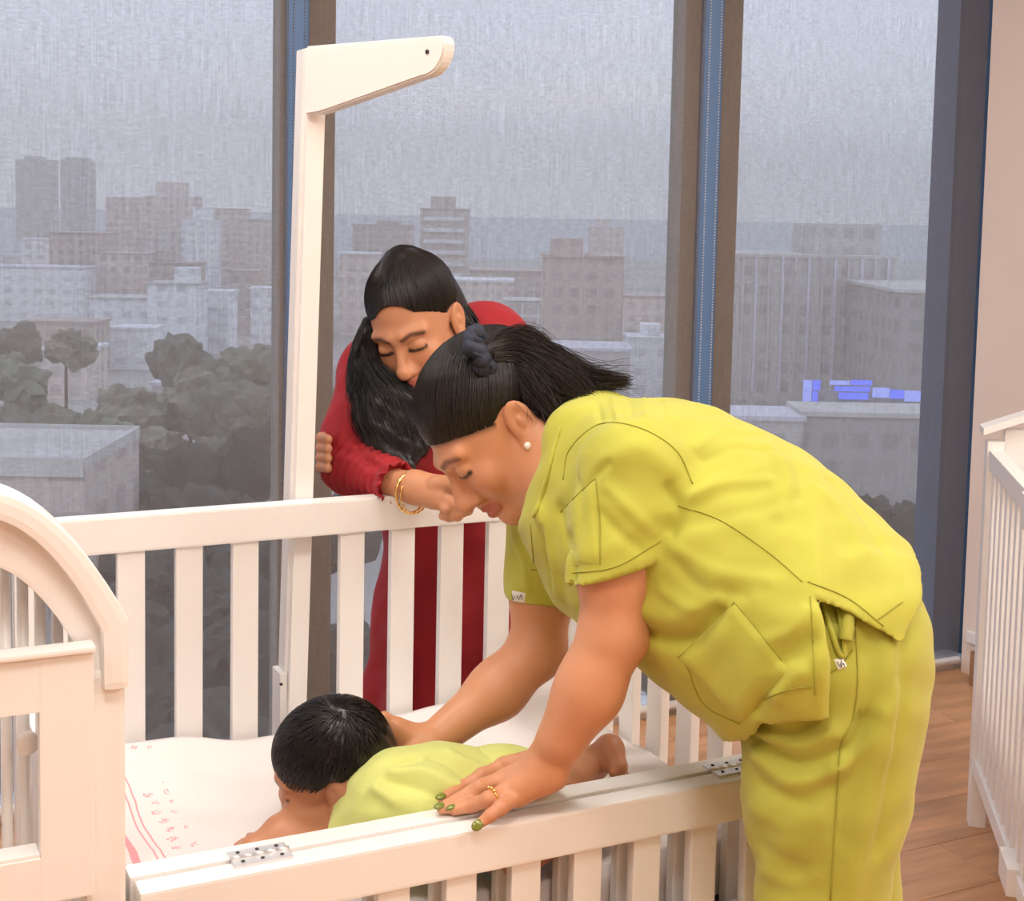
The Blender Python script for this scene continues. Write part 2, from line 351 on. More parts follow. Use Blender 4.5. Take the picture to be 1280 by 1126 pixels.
# end frames: left (mostly hidden behind the arched crib) and right
for nm, x0, x1 in (('left', XA-0.045, XA-0.005), ('right', XB-0.036, XB)):
    for (ya, yb, zt) in ((YF, YF+PT, ZF+ (0.0 if nm == 'right' else 0.05)), (YK-0.002, YK+0.034, ZK+0.004)):
        box('post', (x0, ya, 0.0), (x1, yb, ZF-0.057 if (nm == 'right' and ya < 1.8) else zt), WHITE, crib, 0.004)
for (x0, x1, zt) in ((XA-0.04, XA-0.012, ZF), (XB-0.032, XB-0.004, 0.80)):
    if zt == 0.80:
        bm = bmesh.new()
        prism('end_rail', [(YF+0.03, ZF+0.0), (YK, ZF+0.13), (YK, ZF+0.185), (YF+0.03, ZF+0.055)], x0, x1, WHITE, crib, 'x', 0.003); bm.free()
    else: box('end_rail', (x0, YF+PT, zt-0.055), (x1, YK, zt), WHITE, crib, 0.003)
    box('end_rail', (x0, YF+PT, 0.40), (x1, YK, 0.45), WHITE, crib, 0.003)
    ys = np.arange(YF+0.09, YK-0.03, 0.0845)
    for y in ys:
        box('slat', (x0+0.006, y-0.0205, 0.44), (x1-0.006, y+0.0205, ZF-0.04 + (0.05+0.13*(y-YF)/(YK-YF) if zt == 0.80 else 0)), WHITE, crib, 0.002)
# bolt bracket at the back right corner
bp = onY(697, 841, YK-0.004)
br = box('corner_bracket', (bp[0]-0.022, YK-0.006, bp[2]-0.02), (bp[0]+0.016, YK, bp[2]+0.022), WHITE, crib, 0.002)
screw((bp[0], YK-0.007, bp[2]), (0, -1, 0), br, 0.005)
# fixed front rail with slats behind the folded gate
fr = box('front_rail', (XA, YF, ZF-0.05), (XB, YF+0.033, ZF), WHITE, crib, 0.004)
box('front_bottom_rail', (XA, YF, 0.40), (XB, YF+0.033, 0.45), WHITE, crib, 0.003)
gate = box('folding_gate', (XA+0.004, YF-0.037, ZF-0.056), (XB-0.004, YF-0.004, ZF-0.002), WHITE, crib, 0.004)
box('gate_top_rail', (XA+0.004, YF-0.037, ZF-0.235), (XB-0.004, YF-0.004, ZF-0.18), WHITE, gate, 0.004)
s2 = None; g0 = float(onY(578, 1090, YF-0.03)[0]); gs = (float(onY(736, 1070, YF-0.03)[0])-g0)/2.0
for i in range(-5, 8):
    x = g0+i*gs
    if x < XA+0.03 or x > XB-0.03: continue
    if s2 is None:
        o = box('slat', (-0.0195, 0.008, ZF-0.19), (0.0195, 0.024, ZF-0.05), WHITE, None, 0.002); s2 = o.data
        o3 = box('slat', (-0.0195, 0.008, 0.44), (0.0195, 0.024, ZF-0.045), WHITE, None, 0.002); s3 = o3.data
    else:
        o = link(bpy.data.objects.new('slat', s2)); o3 = link(bpy.data.objects.new('slat', s3))
    o.parent = gate; o.location = Vector((x, YF-0.037, 0)) - crib.location
    o3.parent = crib; o3.location = Vector((x, YF+0.004, 0)) - crib.location
    for q in (o,): q.location = Vector((x, YF-0.037, 0)) - crib.location - gate.location
for px, py in ((324, 1064), (914, 934)):
    hx = float(onY(px, py, YF)[0]); h = box('hinge', (hx-0.033, YF-0.022, ZF-0.002), (hx+0.033, YF+0.016, ZF+0.0014), STEEL, crib, 0.0005)
    for k in range(5):
        tube('knuckle', [(hx-0.033+k*0.0135, YF-0.003, ZF+0.002), (hx-0.033+k*0.0135+0.0122, YF-0.003, ZF+0.002)], 0.0028, STEEL, h, 8)
    for k in range(3):
        for yy in (-0.014, 0.009): screw((hx-0.022+k*0.022, YF+yy, ZF+0.0016), (0, 0, 1), h, 0.0022)
box('base_panel', (XA-0.01, YF+0.034, 0.40), (XB-0.033, YK-0.002, 0.415), WHITE, crib)
# mattress and sheet
ZM = 0.565
mt = tag(box('mattress', (XA-0.005, YF+0.038, 0.416), (XB-0.04, YK-0.012, ZM-0.008), MATT, None, 0.02, 3), 'blue-grey ticking mattress under the white sheet in the long crib', 'mattress')
nx, ny = 90, 60
x0, x1, y0, y1 = XA-0.008, XB-0.040, YF+0.036, YK-0.008
vs = []; fs = []
def sheet_h(x, y):
    u = (x-x0)/(x1-x0); w = (y-y0)/(y1-y0)
    h = 0.006*math.sin(7*u+3*w)*math.sin(5*w+1) + 0.004*math.sin(17*u-9*w+1.3) + 0.002*math.sin(40*u+23*w)
    h += 0.020*math.exp(-((w-1.0)/0.08)**2)*(0.6+0.5*math.sin(9*u+0.4)) + 0.030*math.exp(-((u-0.96)/0.06)**2-((w-1.0)/0.12)**2)
    h += 0.012*math.exp(-((u-0.80+0.25*(1-w))/0.02)**2)*max(0, w-0.5)*1.6 + 0.012*math.exp(-((u-0.86+0.35*(1-w))/0.018)**2)*max(0, w-0.45)*1.6
    h += 0.02*math.exp(-(u/0.07)**2)*w
    return ZM+0.004+h
for j in range(ny+1):
    for i in range(nx+1):
        x = x0+(x1-x0)*i/nx; y = y0+(y1-y0)*j/ny
        vs.append((x, y, sheet_h(x, y)))
for j in range(ny):
    for i in range(nx): a = j*(nx+1)+i; fs.append((a, a+1, a+nx+2, a+nx+1))
top = len(vs)
rim = [i for i in range(nx+1)] + [(j+1)*(nx+1)-1 for j in range(1, ny+1)] + [ny*(nx+1)+i for i in range(nx-1, -1, -1)] + [j*(nx+1) for j in range(ny-1, 0, -1)]
rn = len(rim)
for lev, (dz, out) in enumerate(((-0.03, 0.004), (-0.075, 0.003))):
    for k, i in enumerate(rim):
        x, y, z = vs[i]; cx, cy = (x0+x1)/2, (y0+y1)/2
        vs.append((x+out*np.sign(x-cx)*(abs(x-cx) > (x1-x0)/2-0.001)*(0.2+0.8*math.sin(k*0.9)**2), y+out*np.sign(y-cy)*(abs(y-cy) > (y1-y0)/2-0.001)*(0.2+0.8*math.sin(k*0.7)**2), ZM+dz+0.008*math.sin(k*0.31)))
for lev in range(2):
    for k in range(rn):
        a = rim[k] if lev == 0 else top+k; b = rim[(k+1) % rn] if lev == 0 else top+(k+1) % rn
        fs.append((b, a, top+lev*rn+k, top+lev*rn+(k+1) % rn))
# printed pink border near the left end
PS = bpy.data.materials.new('printed_sheet'); PS.use_nodes = True; n = PS.node_tree; b = n.nodes['Principled BSDF']; b.inputs['Roughness'].default_value = 0.85
a = n.nodes.new('ShaderNodeVertexColor'); a.layer_name = 'Col'
t = n.nodes.new('ShaderNodeTexCoord'); s = n.nodes.new('ShaderNodeSeparateXYZ'); n.links.new(t.outputs['Object'], s.inputs[0])
def mth(op, a_, b_=None, c_=None):
    k = n.nodes.new('ShaderNodeMath'); k.operation = op
    for i, q in enumerate((a_, b_, c_)):
        if q is None: continue
        if isinstance(q, (int, float)): k.inputs[i].default_value = q
        else: n.links.new(q, k.inputs[i])
    return k.outputs[0]
zn = n.nodes.new('ShaderNodeTexNoise'); zn.inputs['Scale'].default_value = 9; n.links.new(t.outputs['Object'], zn.inputs['Vector'])
xw = mth('MULTIPLY_ADD', zn.outputs['Fac'], 0.016, s.outputs['X'])
def band(c, w): return mth('LESS_THAN', mth('ABSOLUTE', mth('SUBTRACT', xw, c)), w)
# coordinates are relative to the sheet's own origin at its left front corner
mask = band(0.128, 0.0012)
for c, w in ((0.137, 0.0012), (0.103, 0.0050), (0.080, 0.0012), (0.088, 0.0012)): mask = mth('MAXIMUM', mask, band(c, w))
vo = n.nodes.new('ShaderNodeTexVoronoi'); vo.feature = 'F1'; vo.inputs['Scale'].default_value = 34; vo.inputs['Randomness'].default_value = 0.35; n.links.new(t.outputs['Object'], vo.inputs['Vector'])
zz2 = n.nodes.new('ShaderNodeTexNoise'); zz2.inputs['Scale'].default_value = 300; n.links.new(t.outputs['Object'], zz2.inputs['Vector'])
dots = mth('MULTIPLY', mth('LESS_THAN', vo.outputs['Distance'], 0.26), mth('GREATER_THAN', zz2.outputs['Fac'], 0.52))
dots = mth('MULTIPLY', dots, band(0.168, 0.020))
mask = mth('MAXIMUM', mth('MULTIPLY', mask, 0.75), mth('MULTIPLY', dots, 0.8))
mm = n.nodes.new('ShaderNodeMixRGB'); mm.inputs[1].default_value = (0.74, 0.70, 0.685, 1); mm.inputs[2].default_value = (0.72, 0.20, 0.24, 1)
n.links.new(mask, mm.inputs[0]); n.links.new(mm.outputs[0], b.inputs['Base Color'])
z2 = n.nodes.new('ShaderNodeTexNoise'); z2.inputs['Scale'].default_value = 22; z2.inputs['Detail'].default_value = 4; n.links.new(t.outputs['Object'], z2.inputs['Vector'])
bp_ = n.nodes.new('ShaderNodeBump'); bp_.inputs['Strength'].default_value = 0.25; bp_.inputs['Distance'].default_value = 0.006; n.links.new(z2.outputs['Fac'], bp_.inputs['Height']); n.links.new(bp_.outputs[0], b.inputs['Normal'])
SHX = XA-0.035
sh = from_np('bed_sheet', np.array(vs)-np.array([SHX, y0, 0]), fs, PS); sh.location = (SHX, y0, 0)
tag(sh, 'rumpled white sheet with pink printed border in the long crib', 'sheet')

# ------------------------------------------------------------------ arched crib at the left edge
AY = 1.40                                                 # its front face
ax1 = float(onY(160, 900, AY)[0]); ax0 = ax1-0.66; acx = (ax0+ax1)/2
ac = empty('arched_crib', 'white crib with rounded arched end panel at the left edge', 'crib', (acx, AY+0.03, 0), 'white cribs')
zs = float(onY(140, 832, AY)[2]); zk = float(onY(160, 772, AY)[2]); zt = float(onY(2, 607, AY)[2])
hw = (ax1-ax0)/2; cw = 0.150
def archpts(off, n=14):
    off, offs = off if isinstance(off, tuple) else (off, off)
    c = cw-offs; k_ = (zt-zk)/cw**2
    zz = zk-offs*0.4
    pts = [(ax1-offs, zz)]
    for k in range(1, n+1):
        u = 1-k/n; pts.append((ax1-cw+c*u, zz+(zt-off-zz)*(1-u**2.1)))
    return pts + [(2*acx-x, z) for x, z in pts[::-1]]
def arch_band(name, o0, o1, ya, yb, zlow, m, parent, bev=0.004):
    o = archpts(o0); i = archpts(o1)
    poly = [(o[0][0], zlow)]+o+[(o[-1][0], zlow), (i[-1][0], zlow)]+i[::-1]+[(i[0][0], zlow)]
    return prism(name, poly, ya, yb, m, parent, 'y', bev)
arch_band('arch_panel', 0.012, (0.074, 0.052), AY+0.006, AY+0.045, zs-0.01, WHITE, ac, 0.004)
arch_band('arch_moulding', 0.0, 0.026, AY-0.012, AY+0.058, zs-0.022, WHITE, ac, 0.008)
for xa, xb in ((ax0+0.002, ax0+0.042), (ax1-0.042, ax1-0.002)):
    p = box('post', (xa, AY, 0.0), (xb, AY+0.052, zs-0.005), WHITE, ac, 0.006)
    screw((xb, AY+0.03, zs-0.17), (1, 0, 0), p)
    screw((xb, AY+0.03, zs-0.44), (1, 0, 0), p)
sx = None
for i in range(34):
    x = ax1-0.060-i*0.0168
    zt_ = zk-0.03+(zt-zk-0.04)*(1-(max(0, abs(x-acx)-(hw-cw))/cw)**2.1)
    if abs(x-acx) > hw-0.05: continue
    tube('spindle', [(x, AY+0.055, 0.28), (x, AY+0.055, zt_)], 0.0058, WHITE, ac, 10)
box('bottom_rail', (ax0+0.04, AY+0.01, 0.25), (ax1-0.04, AY+0.05, 0.31), WHITE, ac, 0.004)
# side panel with a rectangular opening in front
PY = AY-0.022
pxr_ = float(onY(118, 900, PY)[0]); ptz = float(onY(60, 820, PY)[2]); oz1 = float(onY(48, 891, PY)[2]); oz0 = float(onY(48, 1074, PY)[2]); ox1 = float(onY(50, 980, PY)[0])
pxl_ = ax0+0.042; ox0 = pxl_+(pxr_-ox1); pz0 = float(onY(100, 1122, PY)[2])
door = box('panel_door', (ox1, PY, pz0), (pxr_, PY+0.018, ptz), WHITE, ac, 0.002)
box('panel_stile', (pxl_, PY, pz0), (ox0, PY+0.018, ptz), WHITE, door, 0.002)
box('panel_rail', (ox0-0.002, PY+0.0005, oz1), (ox1+0.002, PY+0.0175, ptz), WHITE, door, 0.001)
box('panel_rail', (ox0-0.002, PY+0.0005, pz0), (ox1+0.002, PY+0.0175, oz0), WHITE, door, 0.001)
box('panel_top_edge', (pxl_-0.001, PY-0.006, ptz), (pxr_+0.001, PY+0.02, ptz+0.006), WHITE, door, 0.0025)
box('panel_sill', (ox0, PY+0.002, oz0-0.002), (ox1, PY+0.03, oz0+0.004), WHITE, door, 0.0015)
kp = onY(40, 928, AY+0.02)
bm = bmesh.new()
for c, r in (((0.004, 0, 0), (0.011, 0.0075, 0.0125)), ((0.019, 0, 0), (0.008, 0.006, 0.010)), ((0.012, 0, 0), (0.010, 0.004, 0.005)), ((0.026, 0, 0), (0.005, 0.007, 0.0085))):
    bmesh.ops.create_uvsphere(bm, u_segments=16, v_segments=10, radius=1, matrix=Matrix.Translation(Vector(kp)+Vector(c)-Vector((0.008, 0, 0))) @ Matrix.Diagonal((*r, 1)))
kn = from_bm('knob', bm, WHITE, ac, True)
tube('knob_rod', [kp+np.array([0.018, 0.004, 0]), kp+np.array([0.045, 0.004, 0])], 0.003, STEEL, kn, 8)

# ------------------------------------------------------------------ crib at the right edge
rf = onZ(1212, 1027, 0.0)
vd = np.array([0.0, 0.0, 0.0]); va = onZ(1280, 619, H-0.49-0.0); 
zr = float(P(1221, 553, depth(rf))[2])
nearp = onZ(1282, 622, zr); dv = nearp-P(1221, 553, depth(rf)); dv[2] = 0; dv /= np.linalg.norm(dv)
lat = np.array([-dv[1], dv[0], 0.0])
if lat @ r0 < 0: lat = -lat
A = np.array([rf[0], rf[1], 0.0])+lat*0.012
rc_ = empty('side_crib', 'white slatted crib with tall posts at the right edge by the pink wall', 'crib', tuple(A), 'white cribs')
def sb(name, s0, s1, t0, t1, z0, z1, bev=0.003, parent=None, m=None):
    c = A+dv*(s0+s1)/2+lat*(t0+t1)/2+np.array([0, 0, (z0+z1)/2])
    return obox(name, c, (dv, lat, (0, 0, 1)), ((s1-s0)/2, (t1-t0)/2, (z1-z0)/2), m or WHITE, parent or rc_, bev)
LS = 0.92; LT = 0.56
for (s, t) in ((0, 0), (0, LT-0.036), (LS-0.036, 0), (LS-0.036, LT-0.036)):
    p = sb('post', s-0.012, s+0.030, t-0.018, t+0.020, 0, zr+0.02)
    screw(A+dv*(s-0.012)+lat*(t-0.006)+np.array([0, 0, 0.09]), -dv, p)
zb0, zb1 = 0.125, 0.165
for t in (0.0, LT-0.036):
    sb('top_rail', 0.03, LS-0.036, t-0.014, t+0.016, zr-0.045, zr)
    sb('bottom_rail', 0.03, LS-0.036, t-0.014, t+0.016, zb0, zb1)
    for i in range(13):
        s = 0.062+i*0.064
        if s > LS-0.07: continue
        sb('slat', s-0.014, s+0.014, t-0.008, t+0.010, zb1-0.01, zr-0.04, 0.002)
    sb('rail_step', 0.52, 0.62, t-0.030, t+0.0, zb0-0.005, zb1+0.010)
    sb('top_rail_block', 0.56, 0.64, t-0.030, t+0.0, zr-0.06, zr+0.006)
for s in (0.0, LS-0.036):
    sb('end_bottom_rail', s, s+0.03, 0.018, LT-0.052, zb0, zb1)
    for i in range(6): sb('end_board', s+0.004, s+0.022, 0.020+i*0.081, 0.020+i*0.081+0.0795, zb1, zr+0.03+0.07*math.sin(math.pi*(i+0.5)/6), 0.0015)
    # arched cap
    pts = []
    for k in range(17):
        u = k/16; pts.append((u, 0.035+0.075*math.sin(math.pi*u)))
    bm = bmesh.new(); ra = []
    for (ds, dz) in ((-0.02, 0), (0.046, 0), (0.046, 0.016), (-0.02, 0.016)):
        ra.append([bm.verts.new(A+dv*(s+ds)+lat*(-0.03+(LT+0.024)*u)+np.array([0, 0, zr+z+dz])) for u, z in pts])
    for q in range(4):
        for k in range(16): bm.faces.new((ra[q][k], ra[q][k+1], ra[(q+1) % 4][k+1], ra[(q+1) % 4][k]))
    bm.faces.new([r[0] for r in ra]); bm.faces.new([r[-1] for r in ra][::-1]); bmesh.ops.recalc_face_normals(bm, faces=bm.faces)
    from_bm('arched_cap', bm, WHITE, rc_)
sb('base_panel', 0.02, LS-0.04, 0.01, LT-0.04, 0.30, 0.315)
# ------------------------------------------------------------------ implicit-surface sculpting: smooth unions of tapered limbs, meshed by surface nets
def _n(v): v = np.asarray(v, float); return v/np.linalg.norm(v)
class Sculpt:
    def __init__(s): s.pr = []; s.lo = np.full(3, 1e9); s.hi = np.full(3, -1e9); s.cuts = []
    def _bb(s, c, r): s.lo = np.minimum(s.lo, np.asarray(c)-r); s.hi = np.maximum(s.hi, np.asarray(c)+r)
    def rc(s, a, b, ra, rb, k=0.02, g=0, op='u', sq=None, cut=None):
        a = np.asarray(a, np.float64); b = np.asarray(b, np.float64)
        if op == 'u':
            m = 1.0 if sq is None else max(1.0, 1.0/sq[1]); s._bb(a, ra*m); s._bb(b, rb*m)
        s.pr.append(('rc', (a, b, ra, rb, sq), k, g, op, cut)); return s
    def chain(s, pts, rad, k=0.01, g=0, op='u', sq=None):
        for i in range(len(pts)-1): s.rc(pts[i], pts[i+1], rad[i], rad[i+1], k, g, op, sq)
    def ell(s, c, r, ax=None, k=0.02, g=0, op='u', cut=None):
        c = np.asarray(c, np.float64); A = np.eye(3) if ax is None else np.array([_n(x) for x in ax]); r = np.broadcast_to(np.asarray(r, float), (3,))
        if op == 'u': s._bb(c, r.max())
        s.pr.append(('el', (c, A, r), k, g, op, cut)); return s
    @staticmethod
    def pd(p, pr):
        t, q = pr[0], pr[1]
        if t == 'rc':
            a, b, ra, rb, sq = q
            if sq is not None:
                d, f = sq; d = np.asarray(d, float)
                tr = lambda x: x+((x-a) @ d)[..., None]*d*(f-1.0) if x.ndim > 1 else x+((x-a) @ d)*d*(f-1.0)
                p = tr(p); b = tr(b)
            ab = b-a; l2 = max(ab @ ab, 1e-12)
            u = np.clip(((p-a) @ ab)/l2, 0, 1)
            w = p-a-u[:, None]*ab
            d_ = np.sqrt((w*w).sum(1))-(ra+(rb-ra)*u)
        else:
            c, A, r = q; l = (p-c) @ A.T; k0 = np.sqrt(((l/r)**2).sum(1)); k1 = np.sqrt(((l/(r*r))**2).sum(1))
            d_ = k0*(k0-1.0)/np.maximum(k1, 1e-9)
        if pr[5] is not None:
            for cp, cn in pr[5]: d_ = np.maximum(d_, (p-np.asarray(cp)) @ np.asarray(cn))
        return d_
    @staticmethod
    def smin(a, b, k):
        if k <= 0: return np.minimum(a, b)
        h = np.maximum(k-np.abs(a-b), 0)/k; return np.minimum(a, b)-h*h*k*0.25
    def ev(s, p, idx=None):
        G = {}; order = []
        for i in (range(len(s.pr)) if idx is None else idx):
            pr = s.pr[i]; d = s.pd(p, pr); g = pr[3]
            if pr[4] == 'u':
                if g not in G: G[g] = d; order.append(g)
                else: G[g] = s.smin(G[g], d, pr[2])
            elif g in G: G[g] = -s.smin(-G[g], d, pr[2])
        if not G: return np.full(len(p), 1.0)
        r = None
        for g in order: r = G[g] if r is None else s.smin(r, G[g], 0.004)
        for c in s.cuts: r = np.maximum(r, c(p))
        return r
    def mesh(s, h, disp=None, N=14):
        lo = s.lo-4*h; n = np.ceil((s.hi+4*h-lo)/(N*h)).astype(int)
        bi = np.stack(np.meshgrid(*[np.arange(x) for x in n], indexing='ij'), -1).reshape(-1, 3)
        cen = lo+(bi+0.5)*N*h; diag = N*h*0.9+2*h
        D = np.stack([s.pd(cen, pr) for pr in s.pr]); ks = np.array([pr[2] for pr in s.pr]); uni = np.array([pr[4] == 'u' for pr in s.pr])
        near = D < (ks[:, None]+diag*1.35)
        act = near[uni].any(0)
        tot = np.full(len(cen), 1.0); ia = np.where(act)[0]
        tot[ia] = s.ev(cen[ia]); act &= np.abs(tot) < diag*1.5+0.02
        g1 = np.arange(-1, N+1); loc = np.stack(np.meshgrid(g1, g1, g1, indexing='ij'), -1).reshape(-1, 3)
        M = N+2; big = n*N+8
        VK, VP, FK = [], [], []
        key = lambda c: ((c[..., 0]+2)*big[1]+(c[..., 1]+2))*big[2]+(c[..., 2]+2)
        for bidx in np.where(act)[0]:
            ids = np.where(near[:, bidx])[0]
            if not uni[ids].any(): continue
            org = bi[bidx]*N; pts = lo+(org+loc)*h
            v = s.ev(pts, ids).reshape(M, M, M)
            if v.min() > 0 or v.max() < 0: continue
            ins = v < 0
            c8 = [ins[i:M-1+i, j:M-1+j, k:M-1+k] for i in (0, 1) for j in (0, 1) for k in (0, 1)]
            sm_ = sum(x.astype(np.int8) for x in c8); cells = np.argwhere((sm_ > 0) & (sm_ < 8))
            if not len(cells): continue
            acc = np.zeros((len(cells), 3)); cnt = np.zeros(len(cells))
            for axn in range(3):
                for o1 in (0, 1):
                    for o2 in (0, 1):
                        o = [0, 0, 0]; o[(axn+1) % 3] = o1; o[(axn+2) % 3] = o2
                        a = cells+o; b = a.copy(); b[:, axn] += 1
                        va = v[a[:, 0], a[:, 1], a[:, 2]]; vb = v[b[:, 0], b[:, 1], b[:, 2]]; cr_ = (va < 0) != (vb < 0)
                        t = np.where(cr_, va/np.where(cr_, va-vb, 1), 0); pos = a.astype(float); pos[:, axn] += t
                        acc += np.where(cr_[:, None], pos, 0); cnt += cr_
            vp = lo+(org+acc/cnt[:, None]-1)*h
            VK.append(key(org+cells-1)); VP.append(vp)
            for axn in range(3):
                a1, a2 = (axn+1) % 3, (axn+2) % 3
                sl0 = [slice(1, N+1)]*3; sl1 = list(sl0); sl1[axn] = slice(2, N+2)
                A_ = ins[tuple(sl0)]; B_ = ins[tuple(sl1)]; e = np.argwhere(A_ != B_)
                if not len(e): continue
                flip = A_[e[:, 0], e[:, 1], e[:, 2]]
                base = org+e; q = []
                for (i, j) in ((-1, -1), (0, -1), (0, 0), (-1, 0)):
                    c = base.copy(); c[:, a1] += i; c[:, a2] += j; q.append(key(c))
                q = np.stack(q, 1); q[~flip] = q[~flip][:, ::-1]; FK.append(q)
        VK = np.concatenate(VK); VP = np.concatenate(VP); FK = np.concatenate(FK)
        uk, first = np.unique(VK, return_index=True); V = VP[first]
        ix = np.searchsorted(uk, FK); ix = np.clip(ix, 0, len(uk)-1); ok = (uk[ix] == FK).all(1)
        Fo = ix[ok]; lab = np.arange(len(V))
        ea = Fo.ravel(); eb = np.roll(Fo, -1, 1).ravel()
        for _ in range(200):                               # keep the one connected surface
            la, lb = lab[ea], lab[eb]; df_ = la != lb
            if not df_.any(): break
            np.minimum.at(lab, np.maximum(la, lb)[df_], np.minimum(la, lb)[df_])
            while True:
                nl = lab[lab]
                if (nl == lab).all(): break
                lab = nl
        u_, c_ = np.unique(lab, return_counts=True)
        if len(u_) > 1:
            keep = lab == u_[c_.argmax()]; re_ = np.cumsum(keep)-1; Fo = re_[Fo[keep[Fo].all(1)]]; V = V[keep]
        return V, Fo
def vnormals(V, Fq):
    fn = np.cross(V[Fq[:, 2]]-V[Fq[:, 0]], V[Fq[:, 3]]-V[Fq[:, 1]]); N_ = np.zeros_like(V)
    for i in range(4): np.add.at(N_, Fq[:, i], fn)
    return N_/(np.linalg.norm(N_, axis=1)[:, None]+1e-12)
def relax(V, Fq, it=2, lam=0.5):
    for _ in range(it):
        S = np.zeros_like(V); C_ = np.zeros(len(V))
        for i in range(4):
            a, b = Fq[:, i], Fq[:, (i+1) % 4]
            np.add.at(S, a, V[b]); np.add.at(S, b, V[a]); np.add.at(C_, a, 1); np.add.at(C_, b, 1)
        V = V+lam*(S/np.maximum(C_, 1)[:, None]-V)
    return V
def segdist(p, a, b):
    a = np.asarray(a, float); b = np.asarray(b, float); ab = b-a; u = np.clip(((p-a) @ ab)/max(ab @ ab, 1e-12), 0, 1); w = p-a-u[:, None]*ab
    return np.sqrt((w*w).sum(1)), u
def polydist(p, pts):
    d = np.full(len(p), 1e9)
    for i in range(len(pts)-1): d = np.minimum(d, segdist(p, pts[i], pts[i+1])[0])
    return d
def spline(pts, n):
    pts = np.asarray(pts, float); k = len(pts)
    if k < 3: return pts[0]+(pts[-1]-pts[0])*np.linspace(0, 1, n)[:, None]
    e = np.vstack([2*pts[0]-pts[1], pts, 2*pts[-1]-pts[-2]]); t = np.linspace(0, k-1-1e-9, n); i = t.astype(int); u = (t-i)[:, None]
    p0, p1, p2, p3 = e[i], e[i+1], e[i+2], e[i+3]
    return 0.5*((2*p1)+(-p0+p2)*u+(2*p0-5*p1+4*p2-p3)*u*u+(-p0+3*p1-3*p2+p3)*u**3)
def strands(name, curves, rad, m, parent, taper=0.4):
    """curves: (n, k, 3); one mesh of three-sided hairs"""
    c = np.asarray(curves, float); n, k, _ = c.shape
    t = np.gradient(c, axis=1); t /= np.linalg.norm(t, axis=2)[..., None]+1e-12
    a = np.cross(t, np.array([0.21, 0.57, 0.79])); a /= np.linalg.norm(a, axis=2)[..., None]+1e-9; b = np.cross(t, a)
    r = (rad*np.linspace(1, taper, k))[None, :, None]*np.ones((n, 1, 1))
    ring = [c+r*(math.cos(q)*a+math.sin(q)*b) for q in (0, 2.094, 4.189)]
    V = np.stack(ring, 2).reshape(-1, 3)
    i = np.arange(n)[:, None, None]*k*3; j = np.arange(k-1)[None, :, None]*3; s_ = np.arange(3)[None, None, :]
    f = np.stack([i+j+s_, i+j+(s_+1) % 3, i+j+3+(s_+1) % 3, i+j+3+s_], -1).reshape(-1, 4)
    return from_np(name, V, f, m, parent)
class Skin:
    """a meshed surface one can drape seams on, by pixel"""
    def __init__(s, V, Fq): s.V = V; s.F = Fq; s.t = BVHTree.FromPolygons([tuple(x) for x in V], [tuple(int(i) for i in q) for q in Fq])
    def hit(s, px, py):
        r = Vector(_n(ray(px, py))); h = s.t.ray_cast(Vector(CC), r)
        return (None, None) if h[0] is None else (np.array(h[0]), np.array(h[1]))
    def path(s, pix, n=40, off=0.0005):
        q = spline(np.array(pix, float), n); out = []
        for x, y in q:
            p, nn = s.hit(x, y)
            if p is not None and (not out or np.linalg.norm(p-out[-1]) < 0.06): out.append(p+nn*off)
        return np.array(out)
